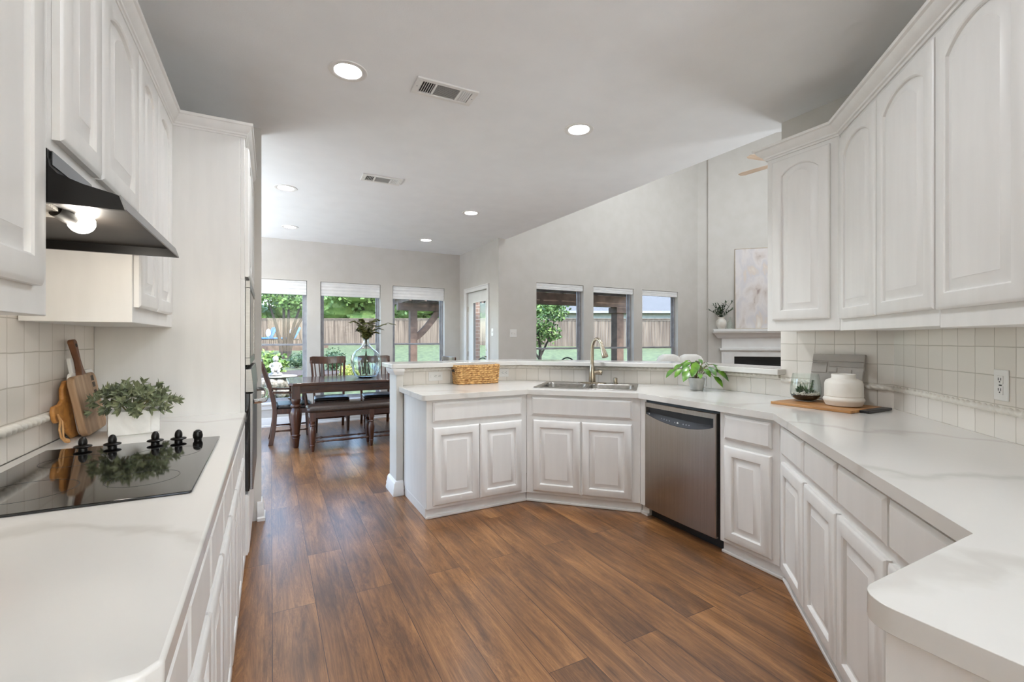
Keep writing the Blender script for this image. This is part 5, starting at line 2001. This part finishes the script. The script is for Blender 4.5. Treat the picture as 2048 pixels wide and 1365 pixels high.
fn = thing('ceiling_fan', 'ceiling fan with pale wooden blades high in the family room', 'fan', (6.38, 3.85, 3.82))
m = MB()
m.tube([(0, 0, 0.12), (0, 0, 1.34)], 0.016, 10)
m.build('downrod', M['nickel'], fn)
m = MB()
m.lathe([(0.03, -0.14), (0.09, -0.10), (0.13, -0.03), (0.13, 0.05), (0.09, 0.10), (0.03, 0.13)], 24)
m.build('motor_housing', M['nickel'], fn)
m = MB()
m.lathe([(0.07, 1.379), (0.065, 1.35), (0.02, 1.30)], 20)
m.build('canopy', M['nickel'], fn)
for k in range(5):
    a = R(98 + 72 * k)
    m = MB()
    m.ringstack([[(0.11, -0.02, 0.0), (0.11, 0.02, 0.002), (0.11, 0.02, 0.010), (0.11, -0.02, 0.008)],
                 [(0.2, -0.05, -0.004), (0.2, 0.05, 0.004), (0.2, 0.05, 0.010), (0.2, -0.05, 0.002)],
                 [(0.58, -0.060, -0.006), (0.58, 0.060, 0.005), (0.58, 0.060, 0.011), (0.58, -0.060, 0.0)],
                 [(0.64, -0.035, -0.004), (0.64, 0.035, 0.003), (0.64, 0.035, 0.009), (0.64, -0.035, 0.002)]])
    o = m.build('blade', M['fanw'], fn)
    o.rotation_euler = (0, 0, a)

# ------------------------------------------------------------------ garden
FV, RV = V3(0.4688, 0.8833, 0), V3(0.8833, -0.4688, 0)


def ground(x, y):
    d = 0.4688 * x + 0.8833 * y
    return -0.13 + max(0.0, min(d, 31.5) - 10.0) * 0.056


def gp(L, D, dz=0.0):
    """a spot in the garden: D metres out along the slope of the lawn, L metres across it"""
    p = FV * D + RV * L
    return (p.x, p.y, ground(p.x, p.y) + dz)


m = MB()
nx, ny = 52, 40
x0_, x1_, y0_, y1_ = -30, 60, 6.44, 62
g = [[m.bm.verts.new((x0_ + (x1_ - x0_) * i / nx, y0_ + (y1_ - y0_) * j / ny, ground(x0_ + (x1_ - x0_) * i / nx, y0_ + (y1_ - y0_) * j / ny))) for i in range(nx + 1)] for j in range(ny + 1)]
for j in range(ny):
    for i in range(nx):
        m.bm.faces.new((g[j][i], g[j][i + 1], g[j + 1][i + 1], g[j + 1][i]))
o = m.build('lawn', M['grass'], smooth=30)
tag(o, 'green lawn rising towards the wooden fence', 'grass', kind='stuff')
m = MB()
m.box(3.19, 9.6, 6.45, 10.3, -0.2, -0.10)
struct(m.build('patio_slab', M['concrete'], smooth=0))


def fence(label, a, b):
    """a, b = (L, D)"""
    pa_, pb_ = V3(*gp(*a)), V3(*gp(*b))
    t = thing('garden_fence', label, 'fence', pa_, ang(pa_, pb_), 'wooden garden fence')
    ln = (pb_ - pa_).xy.length
    dzz = pb_.z - pa_.z
    m = MB()
    n = int(ln / 0.145)
    for k in range(n):
        x = ln * k / n
        z = dzz * k / n
        j = r5.uniform(-0.004, 0.004)
        m.box(x + 0.003, x + ln / n - 0.003, -0.01 + j, 0.01 + j, z - 0.15, z + 1.70)
    m.build('pickets', M['fence'], t, smooth=0)
    m = MB()
    m.hexa([(0, -0.06, 1.70), (ln, -0.06, 1.70 + dzz), (ln, 0.06, 1.70 + dzz), (0, 0.06, 1.70)], [(0, -0.06, 1.75), (ln, -0.06, 1.75 + dzz), (ln, 0.06, 1.75 + dzz), (0, 0.06, 1.75)])
    m.hexa([(0, -0.03, 1.60), (ln, -0.03, 1.60 + dzz), (ln, -0.011, 1.60 + dzz), (0, -0.011, 1.60)], [(0, -0.03, 1.70), (ln, -0.03, 1.70 + dzz), (ln, -0.011, 1.70 + dzz), (0, -0.011, 1.70)])
    m.build('top_cap', M['fencecap'], t, smooth=0)
    k = 0.0
    while k < ln:
        MB().box(k, k + 0.1, 0.012, 0.11, dzz * k / ln - 0.2, dzz * k / ln + 1.69).build('post', M['fence'], t, smooth=0)
        k += 2.44
    return t


fence('long weathered wooden fence behind the lawn, seen through the dining room windows', (-22, 31.6), (-2.2, 29.8))
fence('weathered wooden fence behind the lawn, seen through the family room windows', (-2.2, 29.6), (15, 26.4))


def cloud(m, c, r, n, L, rng, up=0.5, inner=0.55):
    """leaves spread through a blob"""
    for _ in range(n):
        d = V3(rng.gauss(0, 1), rng.gauss(0, 1), rng.gauss(0, 1)).normalized()
        q = inner + (1 - inner) * rng.random() ** 0.6
        p = V3(c[0] + d.x * r[0] * q, c[1] + d.y * r[1] * q, c[2] + d.z * r[2] * q)
        v = V3(rng.uniform(-1, 1), rng.uniform(-1, 1), rng.uniform(-0.9, 0.5))
        w = v.cross(V3(rng.uniform(-1, 1), rng.uniform(-1, 1), rng.uniform(-1, 1))).normalized()
        l = L * rng.uniform(0.7, 1.25)
        v = v.normalized() * l
        w = w * (l * 0.30)
        a_, b_, c_, e_ = p, p + v * 0.5 + w, p + v, p + v * 0.5 - w
        m.bm.faces.new([m.bm.verts.new(x) for x in (a_, b_, c_, e_)])


def core(m, c, r):
    m.ball(c, tuple(x * 0.80 for x in r), 10, 7)


def tree(label, L, D, h, rad, mat, rng, group=None, trunk=0.14, nb=9, n=300, leaf=0.34, low=0.45):
    p = gp(L, D)
    t = thing('tree', label, 'tree', p, 0, group)
    m = MB()
    for k in range(nb):
        a = 2.4 * k + rng.uniform(-0.4, 0.4)
        q = rad * (0.62 if k else 0.0)
        z = h * (low + (0.98 - low) * ((k * 0.37) % 1.0)) - rad * 0.25
        rr_ = (rad * 0.58, rad * 0.58, rad * 0.48)
        c = (q * math.cos(a), q * math.sin(a), z)
        cloud(m, c, rr_, n, leaf, rng)
        core(m, c, rr_)
    m.build('foliage', mat, t, smooth=0, recalc=False)
    m = MB()
    m.tube([(0, 0, -0.1), (0.03, 0.02, h * 0.3), (0, 0, h * 0.7)], [trunk, trunk * 0.8, trunk * 0.4], 8)
    m.build('trunk', M['bark'], t)
    return t


r7 = random.Random(31)
GT = 'trees beyond the garden fence'
tl = [(-20.5, 36, 6.5, 3.4, 'leafa', 'bright green tree beyond the fence at the far left, behind the lounge chairs'),
      (-15.6, 38, 7.6, 3.6, 'leafa', 'bright green tree beyond the fence, left of the middle dining room window'),
      (-12.0, 37, 7.4, 3.4, 'leafa', 'bright green tree beyond the fence in the middle dining room window, left part'),
      (-9.2, 39, 8.0, 3.6, 'leafa', 'bright green tree beyond the fence above the fern, rightmost behind the middle window'),
      (-5.8, 36, 6.6, 3.2, 'leafa', 'bright green tree beyond the fence behind the curved timber brace'),
      (-2.0, 37, 7.0, 3.2, 'leafb', 'green tree beyond the fence between the two window walls'),
      (1.9, 34.5, 5.0, 2.2, 'leafb', 'green tree beyond the fence behind the shrub in the left family room window'),
      (19.8, 58, 12.0, 4.6, 'leafa', 'tall green tree behind the neighbouring house roof')]
for L_, D_, h_, rd, mt_, l_ in tl:
    tree(l_, L_, D_, h_, rd, M[mt_], r7, GT, 0.2, 10, 230, 0.42, 0.30)

# multi-stemmed tree in the lawn
mtree = thing('garden_tree', 'small multi-trunk tree on the lawn in front of the blue lounge chairs', 'tree', gp(-10.2, 20.5))
m = MB()
for c, r_ in (((0, 0, 3.6), (1.3, 1.3, 1.0)), ((-1.0, 0.4, 3.1), (1.0, 1.0, 0.8)), ((0.9, -0.5, 3.0), (0.9, 0.9, 0.75)), ((-0.5, -0.2, 4.4), (1.3, 1.3, 0.9)), ((0.6, 0.3, 4.2), (1.1, 1.1, 0.9)),
              ((-1.55, 0.7, 2.55), (0.55, 0.6, 0.42)), ((0.3, -0.1, 2.6), (0.8, 0.7, 0.45))):
    cloud(m, c, r_, 420, 0.17, r7, inner=0.3)
m.build('foliage', M['leafb'], mtree, smooth=0, recalc=False)
m = MB()
for sx, tx, tz in ((-0.22, -0.75, 2.8), (-0.05, -0.10, 3.4), (0.10, 0.15, 3.4), (0.16, 0.75, 2.9), (0.22, 1.15, 2.7)):
    m.tube([(sx * 0.6, 0.02 * sx, -0.1), (sx, 0.1 * sx, 0.8), (sx * 0.6 + tx * 0.35, -0.35 * tx * 0.35, 1.6), (tx, -0.5 * tx, tz)], [0.085, 0.075, 0.06, 0.03], 8)
m.build('trunks', M['bark'], mtree)


def shrub(label, L, D, r_, mat, n=500, leaf=0.10, dz=0.0, group='shrubs in the garden bed'):
    p = gp(L, D, dz)
    t = thing('shrub', label, 'shrub', p, 0, group)
    m = MB()
    cloud(m, (0, 0, r_[2] * 0.95), r_, n, leaf, r7, inner=0.35)
    core(m, (0, 0, r_[2] * 0.85), tuple(x * 0.8 for x in r_))
    m.build('foliage', mat, t, smooth=0, recalc=False)
    m = MB()
    for k in range(5):
        a = k * 1.3
        m.tube([(0.03 * math.cos(a), 0.03 * math.sin(a), -0.05), (0.5 * r_[0] * math.cos(a), 0.5 * r_[1] * math.sin(a), r_[2])], [0.018, 0.008], 5)
    m.build('stems', M['bark'], t)
    return t


shrub('bright green broad-leaved shrub behind the pale garden statue', -7.9, 15.0, (0.50, 0.50, 0.40), M['leafc'], 420, 0.15)
shrub('bright green shrub at the left side of the statue, cut by the window edge', -8.55, 15.2, (0.45, 0.45, 0.40), M['leafc'], 380, 0.15)
shrub('dark green clipped shrub right of the pale garden statue', -8.05, 17.0, (0.36, 0.36, 0.29), M['leafd'], 520, 0.07)
shrub('dark green shrub at the right edge of the left dining room window', -7.56, 16.5, (0.20, 0.20, 0.40), M['leafd'], 320, 0.07)
shrub('dark green shrub left of the vase in the middle dining room window', -6.26, 16.0, (0.42, 0.42, 0.43), M['leafd'], 460, 0.09)
shrub('yellow-green flowering plant seen between the chair back and the vase', -5.03, 14.0, (0.32, 0.3, 0.24), M['leafy'], 360, 0.08)
shrub('low green plant in the mulch bed between the statue and the chair', -6.15, 13.5, (0.18, 0.18, 0.10), M['leafc'], 160, 0.09)
m = MB()
m.ringstack([[(x * k, y * k * 0.8, z) for x, y in circ(0, 0, 1.6, 26)] for k, z in ((1.0, -0.12), (0.98, 0.03), (0.7, 0.06), (0.2, 0.07))])
o = m.build('mulch_bed', M['mulch'])
place(o, gp(-7.1, 15.3, 0.02), R(-20))
tag(o, 'dark mulch bed under the shrubs', 'garden bed', kind='stuff')

# pale statue on a rock basin
st_ = thing('garden_statue', 'pale stone cherub statue at the edge of the rocky pond', 'statue', gp(-5.74, 11.05, 0.02))
m = MB()
m.lathe([(0.13, 0.50), (0.15, 0.52), (0.14, 0.56), (0.085, 0.585), (0.075, 0.60)], 16)
m.build('pedestal', M['stone'], st_)
m = MB()
m.lathe([(0.085, 0.598), (0.105, 0.63), (0.10, 0.68), (0.085, 0.73), (0.095, 0.77), (0.085, 0.805), (0.045, 0.825), (0.038, 0.84)], 16)
m.ball((0, -0.01, 0.895), (0.062, 0.066, 0.070), 14, 10)
m.ball((0, 0.012, 0.915), (0.066, 0.066, 0.062), 14, 10)
m.ball((0, -0.075, 0.888), (0.012, 0.014, 0.012), 8, 6)
for s_ in (-1, 1):
    m.tube([(s_ * 0.085, 0, 0.795), (s_ * 0.125, -0.02, 0.72), (s_ * 0.07, -0.09, 0.675)], [0.030, 0.027, 0.02], 8)
    m.tube([(s_ * 0.05, -0.02, 0.65), (s_ * 0.07, -0.12, 0.645), (s_ * 0.055, -0.14, 0.58)], [0.042, 0.038, 0.025], 8)
m.build('figure', M['stone'], st_, smooth=60)
m = MB()
rk = random.Random(8)
for k in range(20):
    a = 2 * PI * k / 10
    z = 0.0 if k < 10 else 0.22
    rr_ = 0.36 if k < 10 else 0.28
    m.ball((rr_ * math.cos(a), rr_ * math.sin(a), 0.10 + z), (rk.uniform(0.12, 0.17), rk.uniform(0.12, 0.17), rk.uniform(0.10, 0.15)), 9, 6)
m.ball((0, 0, 0.22), (0.3, 0.3, 0.26), 12, 8)
m.build('rock_base', M['rock'], st_, smooth=30)
m = MB()
m.lathe([(0.16, 0.44), (0.30, 0.455), (0.36, 0.48), (0.34, 0.50), (0.2, 0.49), (0.1, 0.5)], 18, (0.12, -0.02, 0))
m.build('shell_basin', M['stone'], st_)

# deck with lounge chairs
dp_ = gp(-13.2, 26.3)
dk = thing('garden_deck', 'low timber deck in front of the fence under the blue lounge chairs', 'deck', (dp_[0], dp_[1], dp_[2]), R(-28))
m = MB()
for k in range(16):
    m.box(-2.6, 2.1, -1.1 + 0.145 * k, -1.1 + 0.145 * k + 0.138, 0.22, 0.25)
m.build('boards', M['deck'], dk, smooth=0)
MB().box(-2.6, 2.1, -1.1, 1.2, -0.25, 0.219).build('skirt', M['perg'], dk, smooth=0)


def lounger(label, L, D, a, zz):
    p = gp(L, D)
    t = thing('lounge_chair', label, 'lounge chair', (p[0], p[1], zz), a, 'blue lounge chairs on the deck')
    m = MB()
    m.box(-0.9, 0.45, -0.30, -0.26, 0.28, 0.32).box(-0.9, 0.45, 0.26, 0.30, 0.28, 0.32)
    for x in (-0.85, -0.3, 0.38):
        m.box(x, x + 0.04, -0.30, 0.30, 0.27, 0.31)
    m.build('frame', M['iron'], t)
    for x, y in ((-0.82, -0.28), (-0.82, 0.28), (0.35, -0.28), (0.35, 0.28)):
        m = MB()
        m.tube([(x, y, 0.0), (x, y, 0.3)], 0.018, 6)
        m.build('leg', M['iron'], t)
    MB().box(-0.92, 0.22, -0.29, 0.29, 0.325, 0.42).build('seat_cushion', M['blue'], t, bevel=0.025)
    m = MB()
    m.hexa([(0.16, -0.29, 0.40), (0.27, -0.29, 0.36), (0.27, 0.29, 0.36), (0.16, 0.29, 0.40)], [(0.47, -0.29, 1.02), (0.58, -0.29, 0.98), (0.58, 0.29, 0.98), (0.47, 0.29, 1.02)])
    m.build('back_cushion', M['blue'], t, bevel=0.025)
    m = MB()
    m.tube([(0.25, 0, 0.32), (0.62, 0, 0.95)], 0.02, 6).tube([(0.55, 0.0, 0.8), (0.75, 0.0, 0.02)], 0.015, 6)
    m.build('back_support', M['iron'], t)
    return t


zdk = dp_[2] + 0.252
lounger('blue cushioned lounge chair at the left, its back to the tree trunks', -14.1, 26.0, R(20), zdk)
lounger('blue cushioned lounge chair at the right with a white pillow', -12.75, 26.0, R(20), zdk)
for L_, D_, l_ in ((-14.1, 26.0, 'pale pillow on the left blue lounge chair'), (-12.75, 26.0, 'white pillow on the right blue lounge chair')):
    p = gp(L_, D_)
    m = MB()
    m.ball((0.165, 0, 0.67), (0.10, 0.24, 0.24), 14, 10)
    o = m.build('pillow', M['sofa'], smooth=60)
    place(o, (p[0], p[1], zdk), R(20))
    tag(o, l_, 'pillow', 'pillows on the lounge chairs')

# timber arbor and patio cover
ar = thing('timber_arbor', 'brown timber arbor post with a curved brace in the window beside the garden door', 'pergola', gp(-2.83, 13.0))
gz = ar.location.z
m = MB()
m.box(-0.10, 0.10, -0.10, 0.10, -0.1, 2.15 - gz)
m.build('post', M['perg'], ar, bevel=0.006)
m = MB()
m.box(-0.45, 3.2, -0.09, 0.09, 2.152 - gz, 2.36 - gz)
m.build('beam', M['perg'], ar, bevel=0.006)
m = MB()
rings = []
for k in range(9):
    u = k / 8
    x, z = 0.06 + 0.70 * u, 1.38 - gz + 0.78 * u ** 1.3
    tx, tz = 0.70, 0.78 * 1.3 * max(u, 0.02) ** 0.3
    l_ = math.hypot(tx, tz)
    nx_, nz_ = -tz / l_ * 0.085, tx / l_ * 0.085
    rings.append([(x + nx_, -0.06, z + nz_), (x - nx_, -0.06, z - nz_), (x - nx_, 0.06, z - nz_), (x + nx_, 0.06, z + nz_)])
m.ringstack(rings)
m.build('curved_brace', M['perg'], ar)
for k in range(9):
    x = -0.35 + 0.42 * k
    MB().box(x, x + 0.06, -0.9, 1.6, 2.362 - gz, 2.50 - gz).build('rafter', M['perg'], ar)
m = MB()
for k in range(22):
    m.box(-0.5, 3.3, -0.9 + 0.112 * k, -0.9 + 0.112 * k + 0.07, 2.502 - gz, 2.535 - gz)
m.build('slats', M['fence'], ar, smooth=0)

pc = thing('patio_cover', 'brown timber patio cover with a thick post outside the family room windows', 'pergola', (8.38, 9.64, -0.10))
m = MB()
m.box(-0.12, 0.12, -0.12, 0.12, 0.0, 2.30)
m.build('post', M['perg'], pc, bevel=0.008)
MB().box(-0.17, 0.17, -0.17, 0.17, 2.14, 2.30).build('post_cap', M['perg'], pc, bevel=0.008)
MB().box(-0.15, 0.15, -0.15, 0.15, 0.0, 0.55).build('post_base', M['stone'], pc)
m = MB()
m.box(-3.6, 0.35, -0.10, 0.10, 2.302, 2.59)
m.build('beam', M['perg'], pc, bevel=0.006)
for k in range(8):
    x = -3.5 + 0.54 * k
    MB().box(x, x + 0.06, -3.0, 0.6, 2.592, 2.74).build('rafter', M['perg'], pc)
m = MB()
for k in range(26):
    m.box(-3.6, 0.5, -2.95 + 0.138 * k, -2.95 + 0.138 * k + 0.10, 2.742, 2.77)
m.build('roof_boards', M['fence'], pc, smooth=0)

bc_ = thing('brick_pier', 'pale brick pier outside, seen through the glass of the garden door', 'brick pier', (3.66, 8.95, -0.13))
MB().box(-0.22, 0.22, -0.2, 0.2, 0.0, 2.60).build('shaft', M['brick'], bc_, smooth=0)
MB().box(-0.26, 0.26, -0.24, 0.24, 2.601, 2.72).build('capital', M['trim'], bc_, bevel=0.01)
p = (7.25, 11.9)
vt = thing('garden_tree', 'leafy green small tree filling the left family room window', 'tree', (p[0], p[1], ground(*p)))
m = MB()
for c, r_ in (((0, 0, 1.9), (0.62, 0.62, 0.55)), ((0.45, -0.2, 2.15), (0.45, 0.45, 0.4)), ((-0.3, 0.2, 1.45), (0.5, 0.5, 0.42)), ((0.3, 0.0, 1.45), (0.45, 0.45, 0.35)), ((-0.35, 0.15, 1.15), (0.32, 0.3, 0.3))):
    cloud(m, c, r_, 420, 0.115, r7, inner=0.25)
m.build('foliage', M['leafb'], vt, smooth=0, recalc=False)
m = MB()
m.tube([(0, 0, -0.1), (0.05, 0.0, 0.9), (-0.05, 0.0, 1.8)], [0.06, 0.05, 0.02], 8)
m.tube([(0.04, 0, 0.7), (0.35, -0.15, 1.4), (0.5, -0.2, 2.1)], [0.035, 0.025, 0.012], 6)
m.tube([(0.04, 0, 0.6), (-0.25, 0.15, 1.1), (-0.35, 0.2, 1.6)], [0.035, 0.025, 0.012], 6)
m.build('trunk', M['bark'], vt)


def iron_chair(label, x, y, a):
    t = thing('patio_chair', label, 'chair', (x, y, -0.10), a, 'black iron chairs on the patio')
    m = MB()
    m.lathe([(0.22, 0.43), (0.23, 0.44), (0.22, 0.45)], 20)
    m.build('seat', M['iron'], t)
    m = MB()
    arcp = [(0.21 * math.cos(PI * k / 12), 0.20, 0.78 + 0.28 * math.sin(PI * k / 12)) for k in range(13)]
    m.tube([(0.21, 0.19, 0.44)] + arcp + [(-0.21, 0.19, 0.44)], 0.014, 6)
    for cx_, cz_, r_ in ((0, 0.94, 0.075), (-0.10, 0.86, 0.06), (0.10, 0.86, 0.06), (0, 0.78, 0.07), (-0.1, 0.68, 0.07), (0.1, 0.68, 0.07)):
        m.tube([(cx_ + r_ * math.cos(2 * PI * k / 12), 0.20, cz_ + r_ * math.sin(2 * PI * k / 12)) for k in range(13)], 0.010, 5)
    m.build('back', M['iron'], t)
    for sx in (-0.16, 0.16):
        for sy in (-0.16, 0.16):
            m = MB()
            m.tube([(sx * 1.2, sy * 1.2, 0), (sx, sy, 0.44)], 0.012, 6)
            m.build('leg', M['iron'], t)
    return t


ch = iron_chair('black iron patio chair with a looped back in the left family room window', 5.30, 7.75, R(170))
dup(ch, (4.55, 8.05, -0.10), R(75), 'black iron patio chair at the lower left corner of the left family room window')
dup(ch, (3.78, 8.05, -0.10), R(20), 'black iron patio chair seen through the glass of the garden door')

# neighbouring house
hs = thing('neighbour_house', 'neighbouring house with a pale grey roof beyond the fence', 'house', gp(11.5, 40), R(-26))
m = MB()
m.box(-9, 9, 0, 9, -0.5, 2.9)
m.build('wall', M['siding'], hs, smooth=0)
m = MB()
m.hexa([(-9.5, -0.6, 2.72), (9.5, -0.6, 2.72), (9.5, 9.6, 2.72), (-9.5, 9.6, 2.72)], [(-5, 4.4, 5.9), (5.5, 4.4, 5.9), (5.5, 4.6, 5.9), (-5, 4.6, 5.9)])
m.build('roof', M['roof'], hs, smooth=0)
MB().box(-9.5, 9.5, -0.66, -0.6, 2.55, 2.75).build('fascia', M['siding'], hs)
m = MB()
m.hexa([(3.6, -1.6, -0.5), (8.4, -1.6, -0.5), (8.4, -0.05, -0.5), (3.6, -0.05, -0.5)], [(3.6, -1.6, 2.2), (8.4, -1.6, 2.2), (8.4, -0.05, 2.2), (3.6, -0.05, 2.2)])
m.ringstack([[(3.6, y, 2.2), (8.4, y, 2.2), (6.0, y, 4.2)] for y in (-1.6, 0.3)])
m.build('gable', M['brick'], hs, smooth=0)
